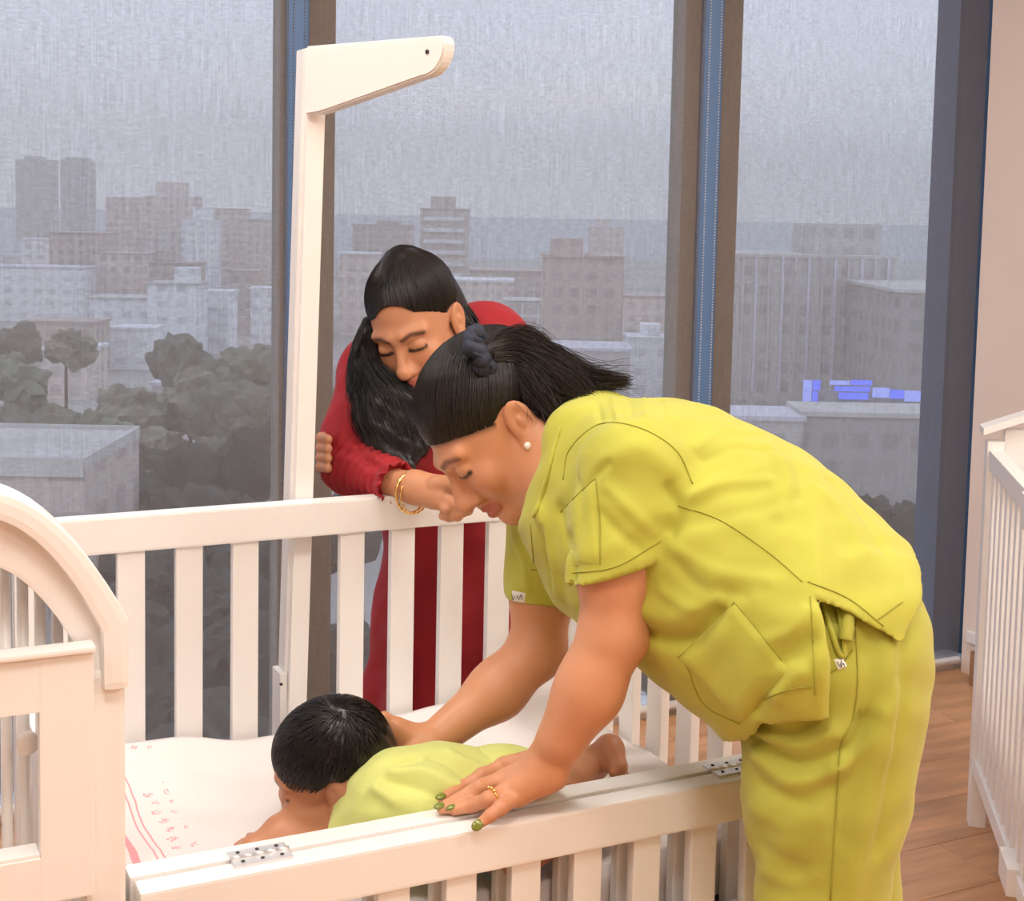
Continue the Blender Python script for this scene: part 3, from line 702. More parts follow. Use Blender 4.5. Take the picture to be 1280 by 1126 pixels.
def head_prims(S, M, o, s=1.0, g=0, neck=None, nose=1.0, ears=(1, -1)):
    """M rows: person's left, forward, up; o: centre of the head between the eyes' level and the ears"""
    M = np.array([_n(x) for x in M]); q = lambda x, y, z: np.asarray(o)+s*(x*M[0]+y*M[1]+z*M[2])
    E = lambda c, r, k, op='u', ax=None: S.ell(q(*c), np.array(r)*s, M if ax is None else ax, k*s, g, op)
    R = lambda a, b, ra, rb, k, op='u': S.rc(q(*a), q(*b), ra*s, rb*s, k*s, g, op)
    E((0, -0.014, 0.034), (0.074, 0.094, 0.077), 0.02); E((0, 0.030, -0.030), (0.062, 0.060, 0.082), 0.03)
    for x in (1, -1):
        R((x*0.046, 0.002, -0.052), (x*0.012, 0.064, -0.096), 0.022, 0.017, 0.025)
        E((x*0.036, 0.066, -0.030), (0.024, 0.020, 0.022), 0.02)
        R((x*0.012, 0.088, 0.021), (x*0.046, 0.072, 0.022), 0.008, 0.007, 0.018)
    E((0, 0.074, -0.098), (0.018, 0.016, 0.014), 0.02)
    R((0, 0.084, 0.010), (0, 0.107*nose+0.003, -0.034), 0.0065, 0.0095, 0.012)
    E((0, 0.110*nose, -0.042), (0.0120, 0.0115, 0.0105), 0.010)
    for x in (1, -1):
        E((x*0.0125, 0.093, -0.045), (0.0085, 0.0120, 0.0080), 0.008)
        E((x*0.031, 0.099, 0.000), (0.018, 0.012, 0.011), 0.010, 'sub')
    for x in (1, -1):
        E((x*0.031, 0.0765, -0.001), (0.0155, 0.0135, 0.0125), 0.004)
        R((x*0.019, 0.086, -0.0085), (x*0.044, 0.079, -0.0085), 0.003, 0.003, 0.006)
    for x in (1, -1):
        R((0, 0.0945, -0.0655), (x*0.022, 0.082, -0.069), 0.0058, 0.0035, 0.006)
        R((0, 0.0925, -0.0765), (x*0.020, 0.081, -0.072), 0.0068, 0.0035, 0.006)
    E((0, 0.088, -0.038), (0.016, 0.014, 0.014), 0.010)
    R((0, 0.084, -0.050), (0, 0.086, -0.064), 0.0095, 0.0085, 0.008)
    R((-0.022, 0.086, -0.0708), (0, 0.1015, -0.0708), 0.0018, 0.0018, 0.003, 'sub'); R((0.022, 0.086, -0.0708), (0, 0.1015, -0.0708), 0.0018, 0.0018, 0.003, 'sub')
    for x in ears:
        eu = _n(M[2]*0.95-M[1]*0.25); el = _n(M[0]*x*0.92+M[1]*0.30); ef = np.cross(eu, el)
        c = q(x*0.079, -0.012, -0.006)
        S.ell(c, np.array((0.0065, 0.019, 0.031))*s, (el, ef, eu), 0.006*s, g)
        S.ell(c+el*0.008*s+eu*0.004*s, np.array((0.007, 0.011, 0.019))*s, (el, ef, eu), 0.004*s, g, 'sub')
        S.ell(c+el*0.003*s-eu*0.001*s-ef*0.004*x*0, np.array((0.004, 0.005, 0.009))*s, (el, ef, eu), 0.004*s, g)
        S.ell(c-eu*0.026*s, np.array((0.006, 0.0095, 0.010))*s, (el, ef, eu), 0.005*s, g)
    if neck is not None: S.rc(q(0, -0.034, -0.045), neck[0], 0.056*s, neck[1], 0.03*s, g)
    return q
def face_paint(V, q, s, skin, lip, dark=(0.03, 0.02, 0.018), brow_w=0.0042, brow=None, hl=None):
    C_ = np.tile(np.array(skin), (len(V), 1))
    def paint(d, r, col, soft=0.0015):
        w = np.clip((r*s-d)/(soft*s)+0.5, 0, 1)[:, None]; C_[:] = C_*(1-w)+np.array(col)*w
    for x in (1, -1):
        for a, b in (((0, 0.099, -0.0655), (x*0.021, 0.086, -0.0695)), ((0, 0.098, -0.0765), (x*0.019, 0.085, -0.0725))):
            paint(segdist(V, q(*a), q(*b))[0], 0.0068, lip, 0.003)
        paint(polydist(V, [q(x*0.013, 0.097, 0.0175), q(x*0.030, 0.090, 0.0245), q(x*0.049, 0.077, 0.019)]), brow_w+0.0022, brow or dark, 0.004)
        paint(polydist(V, [q(x*0.017, 0.088, -0.006), q(x*0.031, 0.0905, -0.0085), q(x*0.046, 0.079, -0.006)]), 0.0036, dark, 0.002)
        paint(segdist(V, q(x*0.009, 0.103, -0.051), q(x*0.012, 0.100, -0.0515))[0], 0.0035, (skin[0]*0.3, skin[1]*0.25, skin[2]*0.25), 0.002)
    if hl is not None:
        hd_ = -((V-hl[0]) @ hl[1]); oo = q(0, -0.01, 0.03); nearh = (np.linalg.norm(V-oo, axis=1) < 0.125*s)*np.clip(((V-q(0, -0.01, 0)) @ _n(q(0, 1, 0)-q(0, 0, 0)))/0.02, 0, 1); ear_ = np.minimum(np.linalg.norm(V-q(0.086, -0.012, -0.006), axis=1), np.linalg.norm(V-q(-0.086, -0.012, -0.006), axis=1)) > 0.036*s
        w = (np.clip(1-hd_/(0.011*s), 0, 1)*nearh*ear_)[:, None]**1.5*0.9; C_[:] = C_*(1-w)+np.array((0.05, 0.03, 0.022))*w
    d, _ = segdist(V, q(-0.022, 0.092, -0.0708), q(0, 0.1035, -0.0708)); d2, _ = segdist(V, q(0.022, 0.092, -0.0708), q(0, 0.1035, -0.0708))
    paint(np.minimum(d, d2), 0.0022, (lip[0]*0.4, lip[1]*0.35, lip[2]*0.35), 0.0015)
    return C_
SKINM = attr_mat('skin', 0.42, 0.12, 0.35, 0.05, 260.0)
HAIR = mat('black_hair', (0.009, 0.0065, 0.006), 0.37, var=0.3, scale=30, spec=0.48)
HAIRB = mat('brown_black_hair', (0.020, 0.011, 0.009), 0.45, var=0.3, scale=30, spec=0.4)
# ------------------------------------------------------------------ woman in lime scrubs, bending over the crib
def cam3(x, y, z): return x*CR+y*CU-z*fw                   # image right, image up, towards the viewer
def pr_(px, d): return px*d/F
GSK = (0.62, 0.29, 0.155); GLIP = (0.50, 0.16, 0.115)
gw = empty('person', 'woman in lime green scrubs bending over the crib rail', 'person', tuple(onZ(1040, 1480, 0.0)))
gw.location.z = 0.0
S = Sculpt()
gf = _n(cam3(-0.62, -0.74, 0.24)); gl = cam3(0.16, -0.10, 0.97); gl = _n(gl-gf*(gl @ gf)); gu = np.cross(gf, gl); gu = gu if gu @ cam3(-0.7, 0.6, 0) > 0 else -gu
HS = 0.99; go = P(618, 530, 1.90); GM = (gl, gf, gu)
neckb = P(722, 585, 1.87)
gq = head_prims(S, GM, go, HS, 0, (neckb, 0.070), 1.0)
# hidden trunk keeps the body in one piece
S.rc(P(735, 600, 1.86), P(930, 705, 1.75), 0.08, 0.09, 0.04, 0, 'u', (f0, 0.8)); S.rc(P(930, 705, 1.75), P(1010, 780, 1.71), 0.09, 0.08, 0.04, 0, 'u', (f0, 0.7))
# near arm, straight down onto the rail
hz = ZF+0.020
W_ = onZ(683, 957, ZF+0.055); E_ = P(764, 795, 1.655); SH = P(792, 595, 1.675)
S.rc(P(740, 600, 1.84), SH, 0.055, 0.05, 0.04)
S.rc(SH, P(770, 712, 1.66), 0.044, 0.0405, 0.02); S.rc(P(769, 712, 1.66), E_, 0.0405, 0.0365, 0.03); S.ell(P(782, 797, 1.668), 0.022, None, 0.03)
fm = P(737, 862, 1.655); S.rc(E_, fm, 0.036, 0.0355, 0.02); S.rc(fm, W_, 0.0345, 0.0265, 0.03, 0, 'u')
S.rc(P(741, 840, 1.65), P(700, 925, 1.655), 0.022, 0.015, 0.03)
# near hand flat on the rail, fingers along it
def zp(x, y, dz): return onZ(x, y, ZF+dz)
KN = {'index': [(630, 958, .030), (603, 970, .024), (577, 985, .013), (554, 998, .009)], 'middle': [(632, 972, .034), (600, 984, .027), (574, 1000, .013), (553, 1010, .009)],
      'ring': [(637, 986, .030), (611, 999, .024), (590, 1006, .013), (568, 1012, .008)]}
KP = {k: [zp(*q) for q in v] for k, v in KN.items()}
KP['pinky'] = [zp(646, 996, .022), onY(626, 1009, YF-0.043), onY(613, 1019, YF-0.046), onY(600, 1029, YF-0.045)]
gi = 10
for k, ps in KP.items():
    rr = {'index': (.0105, .0095, .0088, .0072), 'middle': (.0108, .0098, .0090, .0074), 'ring': (.0105, .0092, .0085, .0070), 'pinky': (.0098, .0082, .0074, .0062)}[k]
    S.chain(ps, rr, 0.004, gi); S.ell(ps[1], rr[1]*1.07, None, 0.004, gi)
    wv = W_+(ps[0]-KP['middle'][0])*0.45
    S.rc(wv, ps[0], 0.017, 0.0125, 0.014); gi += 1
S.rc(W_, zp(655, 978, .026), 0.022, 0.016, 0.015, 0, 'u')
TH_ = [zp(664, 958, .022), zp(634, 950, .012), zp(612, 953, .008), zp(596, 961, .007)]
S.rc(W_, TH_[0], 0.019, 0.016, 0.012); S.chain(TH_, (.016, .0115, .0105, .0085), 0.006, gi)
# far arm reaching to the child's back
E2 = P(672, 812, 1.965); W2 = P(536, 930, 1.885)
S.rc(P(735, 605, 1.88), P(700, 640, 2.0), 0.055, 0.045, 0.03); S.rc(P(696, 640, 2.0), P(678, 740, 1.985), 0.042, 0.041, 0.02); S.rc(P(678, 740, 1.985), E2, 0.041, 0.038, 0.03)
S.rc(E2, P(622, 862, 1.94), 0.038, 0.036, 0.02); S.rc(P(622, 862, 1.94), W2, 0.035, 0.0245, 0.03)
HB = [P(508, 925, 1.875), P(490, 917, 1.87)]
for j, (a, b, c) in enumerate((((497, 908), (480, 898), (462, 905)), ((494, 917), (473, 912), (455, 922)), ((494, 927), (472, 925), (456, 935)), ((499, 937), (480, 937), (466, 944)))):
    k0_, k1, k2 = P(*a, 1.872+0.004*j), P(*b, 1.870), P(*c, 1.865)
    S.rc(W2, k0_, 0.018, 0.0125, 0.014); S.chain([k0_, k1, k2], (.0105, .0092, .0075), 0.004, 20+j)
S.chain([P(520, 940, 1.86), P(505, 950, 1.845), P(488, 952, 1.835)], (.015, .0115, .009), 0.006, 25)
V, Fq = S.mesh(0.0026); V = relax(V, Fq, 1, 0.4)
Cg = face_paint(V, gq, HS, GSK, GLIP, brow=(0.26, 0.12, 0.07), brow_w=0.002, hl=(gq(0, -0.10, -0.045), _n(0.98*np.array(gu)*0.88-np.array(gf)*0.46)))
def tint(C_, d, r, col, soft):
    w = np.clip((r-d)/soft+0.5, 0, 1)[:, None]; C_[:] = C_*(1-w)+np.array(col)*w
for ps in KP.values():
    for p in ps[1:3]: tint(Cg, np.linalg.norm(V-p, axis=1), 0.008, (0.50, 0.20, 0.11), 0.01)
tint(Cg, np.linalg.norm(V-P(775, 800, 1.65), axis=1), 0.022, (0.50, 0.22, 0.12), 0.03)
for x in (1, -1): tint(Cg, np.linalg.norm(V-gq(x*0.040, 0.078, -0.03), axis=1), 0.012, (0.64, 0.26, 0.15), 0.025)
gbody = from_np('body', V, Fq, SKINM, gw, True, Cg)
BODYG = Skin(V, Fq)
NAIL = mat('olive_nail_polish', (0.20, 0.23, 0.03), 0.18, var=0.1, coat=0.6)
for k, ps in KP.items():
    t = _n(ps[3]-ps[2]); upn = np.array([0, 0, 1.0]) if k != 'pinky' else _n(np.array([0, -1.0, 0.75])); upn = _n(upn-t*(t @ upn)); sd_ = np.cross(t, upn)
    rr = 0.0072 if k != 'pinky' else 0.0062
    ellipsoid('fingernail', ps[3]+t*0.0035+upn*rr*0.66, (0.0082, 0.0062, 0.0030), NAIL, gw, (t, sd_, upn), 14, 8)
# ring on the ring finger
a, b = KP['ring'][0], KP['ring'][1]; c = a+(b-a)*0.80; t = _n(b-a); upn = _n(np.array([0, 0, 1.0])-t*t[2]); sd_ = np.cross(t, upn)
rg = tube('ring', [c+0.0105*(math.cos(q)*upn+math.sin(q)*sd_) for q in np.linspace(0, 2*math.pi, 20, endpoint=False)], 0.0016, GOLD, gw, 6, True)
for q in (-0.5, 0, 0.5): ellipsoid('ring_stone', c+0.0122*(math.cos(q)*upn-math.sin(q)*sd_), (0.0028, 0.0024, 0.0024), GOLD, rg, (t, sd_, upn), 8, 6)
# hair cap combed to the tie
tie = np.array([0.0, -0.082, 0.098])
SHr = Sculpt(); hp0 = gq(0, -0.10, -0.045); hn = _n(0.98*np.array(gu)*0.88-np.array(gf)*0.46)
SHr.ell(gq(0, -0.018, 0.041), np.array((0.0775, 0.100, 0.0835))*HS, GM, 0.01, 0, 'u', [(hp0, -hn)])
SHr.ell(gq(0.08, -0.006, -0.014), np.array((0.03, 0.027, 0.036))*HS, GM, 0.004, 0, 'sub')
Vh, Fh = SHr.mesh(0.003); Vh = relax(Vh, Fh, 2)
hair = from_np('hair', Vh, Fh, HAIR, gw)
def comb(q, s, tie, n, rx, c0, plane, jit=0.006, k=12, seed=1, pts=None, avoid=None, bump=0.0):
    """strands laid over an ellipsoid from the hairline plane to the tie"""
    rg_ = np.random.default_rng(seed); out = []
    p0, pn = plane
    for i in range(n):
        a = rg_.uniform(0, 2*math.pi)
        # point on hairline: direction on ellipsoid satisfying plane (search downward)
        best = None; lo_, hi_ = -1.4, 1.5
        dirf = lambda el: np.array([math.cos(el)*math.sin(a), math.cos(el)*math.cos(a), math.sin(el)])
        for _ in range(18):
            mid = (lo_+hi_)/2; p = np.array(c0)+dirf(mid)*np.array(rx)
            if (p-p0) @ pn > 0: hi_ = mid
            else: lo_ = mid
        el0 = hi_+abs(rg_.uniform(-0.02, 0.55))**2*1.2-0.015
        if avoid is not None:
            while el0 < 1.4 and any(np.linalg.norm(((np.array(c0)+dirf(el0)*np.array(rx))-np.array(ac_))/np.array(ar_)) < 1 for ac_, ar_ in avoid): el0 += 0.03
        d0 = dirf(el0); d1 = _n((np.array(tie)-np.array(c0))/np.array(rx)+rg_.normal(0, 0.03, 3))
        th = math.acos(np.clip(d0 @ d1, -1, 1))
        if th < 0.05: continue
        u = np.linspace(0, 1, k); dd = (np.sin((1-u)*th)[:, None]*d0+np.sin(u*th)[:, None]*d1)/math.sin(th)
        lift = 1.0+0.004+0.010*np.clip(u*3, 0, 1)+rg_.uniform(-0.008, 0.012)*np.clip(u*3, 0.15, 1)+0.012*np.sin(u*math.pi)
        lift = lift+bump*np.exp(-((1-u)*th/0.30)**2)
        loc = np.array(c0)+dd*np.array(rx)*np.broadcast_to(lift, (k,))[:, None]
        out.append(np.array([q(*l) for l in loc]))
    return np.array(out)
strands('hair_strands', comb(gq, HS, tie, 1800, (0.0775, 0.100, 0.0835), (0, -0.018, 0.041), (np.array([0, -0.10, -0.043]), _n(np.array([0, -0.46, 0.88]))), seed=3, avoid=[((0.08, -0.006, -0.010), (0.036,)*3)]), 0.0009, HAIR, hair, 0.9)
def tail(name, guides, n, m, parent, rad=0.0010, k=22, seed=5, fly=0.15, wave=0.004):
    rg_ = np.random.default_rng(seed); out = []
    G = [(spline(np.array([P(x, y, d) for x, y, d, w in g]), k), np.interp(np.linspace(0, 1, k), np.linspace(0, 1, len(g)), [w*g[0][2]/F for *_, w in g])) for g in guides]
    for i in range(n):
        c, w = G[rg_.integers(len(G))]; a = rg_.uniform(0, 2*math.pi); r = math.sqrt(rg_.uniform(0, 1)); t = np.gradient(c, axis=0); t /= np.linalg.norm(t, axis=1)[:, None]
        s1 = np.cross(t, fw); s1 /= np.linalg.norm(s1, axis=1)[:, None]; s2 = np.cross(t, s1); u = np.linspace(0, 1, k)
        ph = rg_.uniform(0, 6.28); fr = rg_.uniform(8, 14)
        off = (r*math.cos(a)*w)[:, None]*s1+(r*math.sin(a)*w)[:, None]*s2
        off = off+wave*np.sin(fr*u+ph)[:, None]*s1*u[:, None]+wave*np.cos(fr*u*0.9+ph)[:, None]*s2*u[:, None]
        if rg_.uniform() < fly: off = off+(rg_.normal(0, 0.016, 3)*(u**2)[:, None])
        L_ = rg_.uniform(0.75, 1.0); idx = np.linspace(0, (k-1)*L_, k); cc = c+off
        out.append(np.stack([np.interp(idx, np.arange(k), cc[:, j]) for j in range(3)], 1))
    return strands(name, np.array(out), rad, m, parent, 0.35)
sc = Skin(Vh, Fh).hit(600, 440)[0]; dt_ = depth(sc)-0.004; sc = P(602, 439, dt_)
G1 = [(606, 436, dt_, 9), (642, 424, 1.87, 13), (684, 452, 1.855, 26), (735, 472, 1.85, 15), (792, 478, 1.84, 6)]
G2 = [(612, 444, dt_, 12), (648, 452, 1.86, 24), (680, 488, 1.84, 30), (702, 535, 1.825, 12)]
G3 = [(612, 440, dt_, 10), (655, 440, 1.86, 24), (705, 478, 1.84, 30), (745, 505, 1.83, 10)]
G4 = [(606, 436, dt_, 9), (630, 421, dt_+0.01, 10), (664, 426, dt_+0.02, 16), (690, 460, 1.86, 20)]
SP = Sculpt()
for g in (G1[:4], G2[:4], G3[:3], G4):
    pp = spline(np.array([P(x, y, d) for x, y, d, w in g]), 7); ww = np.interp(np.linspace(0, 1, 7), np.linspace(0, 1, len(g)), [w for *_, w in g])*1.86/F*0.55
    SP.chain(list(pp), list(ww), 0.012)
Vp, Fp = SP.mesh(0.004); pony = from_np('ponytail', relax(Vp, Fp, 2), Fp, HAIR, gw)
tail('ponytail_strands', [G1, G2, G3, G4], 2200, HAIRB, pony, 0.0008)
# scrunchie: gathered ring
ta = _n(cam3(0.80, 0.36, 0.25)); sa = _n(np.cross(ta, fw)); sb_ = np.cross(ta, sa); pts = []; rr = []
for i in range(72):
    a = 2*math.pi*i/72; w = 0.022+0.003*math.sin(11*a); pts.append(sc+w*(math.cos(a)*sa+math.sin(a)*sb_)+ta*0.004*math.sin(9*a+1)); rr.append(0.0115+0.003*math.sin(13*a))
tube('scrunchie', pts, rr, mat('navy_scrunchie', (0.018, 0.024, 0.045), 0.7, var=0.3, scale=60, bump=0.4, bscale=120), gw, 10, True)
# ear stud
er = gq(0.0855, 0.008, -0.034); ellipsoid('ear_stud', P(642, 566, depth(er)-0.004) if False else er, (0.0055, 0.0055, 0.0055), mat('pearl', (0.9, 0.84, 0.74), 0.2, coat=0.5), gw)

# ---- scrub top
LIME = mat('lime_scrub_cloth', (0.46, 0.455, 0.052), 0.80, var=0.05, scale=14, bump=0.05, bscale=1400, sheen=0.15)
T = Sculpt()
ncut = [(P(668, 590, 1.85), cam3(-0.94, 0.05, 0.0)), ]
def tp(x, y, d, r): return P(x, y, d), r*d/F
def seg(T, a, b, k=0.05, g=0, f=0.76, cut=None):
    (pa, ra), (pb, rb) = tp(*a), tp(*b); T.rc(pa, pb, ra, rb, k, g, 'u', (f0, f) if f != 1 else None, cut)
seg(T, (752, 604, 1.86, 106), (832, 648, 1.80, 140), 0.03, 0, 0.86, [(P(682, 590, 1.85), _n(cam3(-0.96, 0.27, 0)))])
seg(T, (832, 648, 1.80, 140), (930, 705, 1.75, 147), 0.05, 0, 0.93); seg(T, (930, 705, 1.75, 147), (1012, 778, 1.71, 151), 0.05, 0, 0.86)
seg(T, (1012, 778, 1.71, 149), (1050, 780, 1.70, 106), 0.05, 0, 0.7)
# front of the top hanging towards the belly, chest
seg(T, (705, 640, 1.86, 52), (716, 722, 1.86, 34), 0.05, 0, 0.6, [(P(676, 590, 1.85), _n(cam3(-0.96, 0.27, 0)))]); seg(T, (790, 720, 1.80, 70), (860, 770, 1.77, 70), 0.06, 0, 0.7)
seg(T, (860, 790, 1.74, 42), (945, 878, 1.70, 44), 0.06, 0, 0.6)
# collar roll round the neck
seg(T, (714, 532, 1.80, 22), (742, 515, 1.86, 24), 0.03, 0, 1)
# sleeves
hemn = _n(cam3(0.32, -0.94, 0)); hemn2 = _n(cam3(-0.06, -0.99, 0))
seg(T, (756, 584, 1.80, 68), (798, 585, 1.70, 66), 0.05, 0, 1, [(P(682, 590, 1.85), _n(cam3(-0.96, 0.27, 0)))])
seg(T, (796, 590, 1.685, 74), (766, 745, 1.655, 62), 0.02, 1, 1, [(P(772, 710, 1.655), hemn)])
seg(T, (700, 630, 2.0, 68), (672, 775, 1.985, 45), 0.05, 0, 1, [(P(676, 749, 1.985), hemn2)])

# neck hole
T.rc(gq(0, -0.03, -0.05), P(690, 575, 1.875), 0.064, 0.076, 0.008, 0, 'sub')
# hem with side slit, drawn in the body's side plane and carried straight through the body
hemp = [(1175, 690), (1150, 742), (1110, 788), (1060, 755), (1003, 727), (1012, 760), (1021, 870), (985, 876), (946, 889), (936, 925), (900, 980), (300, 980), (300, 200), (1175, 200)]
hd = 1.60; hw_ = np.array([P(x, y, hd) for x, y in hemp]); org_ = P(900, 700, hd); lat_ = f0; ux = r0; uz = u0
h2 = np.stack([(hw_-org_) @ ux, (hw_-org_) @ uz], 1)
def hemcut(p):
    q = np.stack([(p-org_) @ ux, (p-org_) @ uz], 1); d = np.full(len(q), 1e9); ins = np.zeros(len(q), bool); n = len(h2)
    for i in range(n):
        a, b = h2[i], h2[(i+1) % n]; e = b-a; w = q-a; u = np.clip((w @ e)/(e @ e), 0, 1); dd = w-u[:, None]*e; d = np.minimum(d, (dd*dd).sum(1))
        c1 = (a[1] > q[:, 1]) != (b[1] > q[:, 1]); xx = (b[0]-a[0])*(q[:, 1]-a[1])/(b[1]-a[1]+1e-12)+a[0]; ins ^= c1 & (q[:, 0] < xx)
    d = np.sqrt(d); return np.where(ins, -d, d)
T.cuts.append(hemcut)
Vt, Ft = T.mesh(0.0040); Vt = relax(Vt, Ft, 1, 0.5)
def folds(V, Fq, lst, noise=0.0012, ns=9.0):
    sk = Skin(V, Fq); N_ = vnormals(V, Fq); dsp = np.zeros(len(V))
    for pix, amp, wid in lst:
        pth = sk.path(pix, 14, 0.0)
        if len(pth) < 2: continue
        d = polydist(V, pth); dsp += amp*np.exp(-(d/wid)**2)*(1.0)
    q = V*ns; dsp += noise*(np.sin(q[:, 0]*5.1+2*np.sin(q[:, 2]*3.3))*np.sin(q[:, 2]*6.3+1.5*np.sin(q[:, 1]*4.0))+0.5*np.sin(q[:, 1]*11+q[:, 2]*9))
    return V+N_*dsp[:, None]
FT = [([(778, 780), (830, 800), (868, 800), (900, 770)], -0.010, 0.010), ([(800, 762), (850, 772), (890, 740)], 0.006, 0.014), ([(840, 640), (900, 600), (980, 575)], 0.003, 0.010), ([(842, 660), (930, 640), (1000, 620)], -0.003, 0.010),
      ([(835, 610), (850, 640), (840, 665)], -0.006, 0.007), ([(700, 640), (715, 690), (712, 730)], -0.008, 0.010), ([(675, 640), (690, 690), (700, 745)], 0.006, 0.010), ([(755, 575), (800, 560), (840, 590)], 0.003, 0.012),
      ([(720, 640), (735, 605), (760, 580)], -0.004, 0.006), ([(735, 700), (770, 680), (820, 640)], 0.003, 0.012), ([(960, 560), (985, 600), (975, 640)], 0.004, 0.010), ([(1000, 590), (1010, 640), (990, 680)], -0.003, 0.012),
      ([(880, 720), (950, 760), (1000, 780)], 0.003, 0.016), ([(1010, 800), (960, 850), (945, 885)], -0.006, 0.012), ([(1000, 840), (970, 870)], 0.006, 0.010), ([(1060, 700), (1100, 690), (1140, 700)], 0.002, 0.01),
      ([(745, 500), (752, 525)], -0.003, 0.004), ([(765, 496), (772, 522)], 0.003, 0.004), ([(785, 493), (790, 520)], -0.003, 0.004), ([(805, 494), (808, 520)], 0.003, 0.004), ([(825, 497), (830, 525)], -0.003, 0.004)]
FT += [([(870, 560), (900, 540), (950, 540)], 0.004, 0.007), ([(880, 575), (920, 560), (960, 565)], -0.003, 0.006), ([(868, 620), (910, 605), (960, 600)], 0.004, 0.008), ([(1020, 610), (1050, 640), (1080, 690)], 0.003, 0.010), ([(1040, 600), (1075, 640), (1105, 690)], -0.003, 0.009),
       ([(760, 610), (790, 640), (815, 665)], 0.003, 0.008), ([(750, 640), (775, 668), (800, 685)], -0.003, 0.007), ([(722, 600), (728, 650), (722, 690)], -0.004, 0.006), ([(840, 700), (870, 730), (930, 745)], -0.004, 0.009), ([(850, 690), (900, 715), (960, 725)], 0.003, 0.009), ([(830, 740), (870, 760), (900, 750)], 0.004, 0.008), ([(640, 660), (655, 700), (660, 735)], 0.004, 0.007), ([(680, 660), (684, 700), (690, 735)], -0.004, 0.006), ([(960, 800), (990, 790), (1008, 765)], 0.004, 0.008), ([(930, 880), (950, 850), (985, 835)], 0.004, 0.008)]
Vt = folds(Vt, Ft, FT, 0.0016)
top = from_np('scrub_top', Vt, Ft, LIME, gw)
TOPG = Skin(Vt, Ft)
SEAM = mat('lime_seam_thread', (0.33, 0.32, 0.034), 0.85)
def seam(name, sk, pix, r, parent, m=SEAM, n=40):
    p = sk.path(pix, n, 0.0004)
    if len(p) > 2: return tube(name, p, r, m, parent, 5)
for pix in ([(866, 605), (845, 563), (800, 535), (750, 530), (712, 562), (704, 600)], [(848, 632), (900, 650), (960, 690), (1003, 727)], [(745, 598), (750, 655), (750, 706)], [(716, 716), (770, 708), (826, 676)],
            [(745, 598), (735, 606), (700, 640)], [(740, 704), (716, 700)], [(848, 822), (900, 775), (918, 752)], [(918, 752), (950, 790), (980, 830)], [(858, 830), (880, 880), (925, 905)], [(1015, 858), (985, 862), (955, 874)], [(1013, 745), (1016, 800), (1019, 868)], [(1104, 782), (1060, 748), (1010, 727)], [(1128, 752), (1096, 775)],
            [(663, 655), (668, 712)], [(664, 712), (690, 716), (700, 730)]):
    seam('seam', TOPG, pix, 0.0009, top)
def patch(name, sk, quad, parent, m, thick=0.0022, n=10):
    """a cloth piece lying on the surface inside a pixel quad"""
    q = np.array(quad, float); g = np.full((n+1, n+1), -1, int); vs_ = []; 
    for i in range(n+1):
        for j in range(n+1):
            u, w = i/n, j/n; xy = (1-u)*(1-w)*q[0]+u*(1-w)*q[1]+u*w*q[2]+(1-u)*w*q[3]; p, nn = sk.hit(*xy)
            if p is None: continue
            e = min(u, 1-u, w, 1-w)*n; g[i, j] = len(vs_); vs_.append(p+nn*(thick*min(1.0, e*1.0)+0.0002))
    fs_ = [(g[i, j], g[i+1, j], g[i+1, j+1], g[i, j+1]) for i in range(n) for j in range(n) if min(g[i, j], g[i+1, j], g[i+1, j+1], g[i, j+1]) >= 0]
    if fs_: return from_np(name, vs_, fs_, m, parent)
seam('collar_edge', TOPG, [(700, 535), (692, 565), (684, 598), (674, 630), (668, 645)], 0.0035, top, LIME)
patch('sleeve_pocket', TOPG, [(703, 636), (744, 598), (750, 704), (714, 708)], top, LIME, 0.003)
patch('side_pocket', TOPG, [(848, 822), (918, 752), (986, 836), (925, 906)], top, LIME, 0.004, 16)
TAGM = mat('white_label_cloth', (0.85, 0.84, 0.80), 0.8); INK = mat('label_ink', (0.05, 0.05, 0.06), 0.8)
def cloth_tag(sk, quad, strokes, parent):
    t = patch('cloth_tag', sk, quad, parent, TAGM, 0.003, 6)
    if t is None: return
    for s_ in strokes:
        p = []
        for x, y in spline(np.array(s_, float), 10):
            h, nn = sk.hit(x, y)
            if h is not None: p.append(h+nn*0.0035)
        if len(p) > 2: tube('tag_print', p, 0.0005, INK, t, 4)
cloth_tag(TOPG, [(640, 738), (657, 741), (656, 754), (641, 751)], [[(642, 743), (644, 749), (646, 744)], [(647, 748), (649, 744), (650, 749)], [(651, 748), (653, 742), (654, 749)]], top)

# ---- trousers down to the shoes
LIME2 = mat('lime_trouser_cloth', (0.42, 0.415, 0.05), 0.8, var=0.05, scale=12, bump=0.05, bscale=1400, sheen=0.15)
U = Sculpt()
seg(U, (1000, 785, 1.71, 118), (1040, 800, 1.70, 108), 0.05, 0, 0.70); seg(U, (1040, 800, 1.69, 106), (1041, 900, 1.66, 99), 0.05, 0, 0.8)
lp = P(1028, 1126, 1.63)
seg(U, (1041, 890, 1.655, 98), (1031, 1000, 1.64, 93), 0.04, 0, 1); seg(U, (1031, 1000, 1.64, 93), (1028, 1126, 1.63, 75), 0.04, 0, 1)
U.rc(lp, (lp[0], lp[1], 0.11), 0.070, 0.058, 0.03)
rl = P(1058, 1126, 1.80); seg(U, (1062, 860, 1.78, 76), (1058, 1126, 1.80, 60), 0.04, 0, 1); U.rc(rl, (rl[0], rl[1], 0.11), 0.062, 0.056, 0.03)
for q in (lp, rl): U.ell((q[0], q[1], 0.06), (0.09, 0.09, 0.055), None, 0.0, 0, 'sub')
Vu, Fu = U.mesh(0.0055); Vu = relax(Vu, Fu, 1)
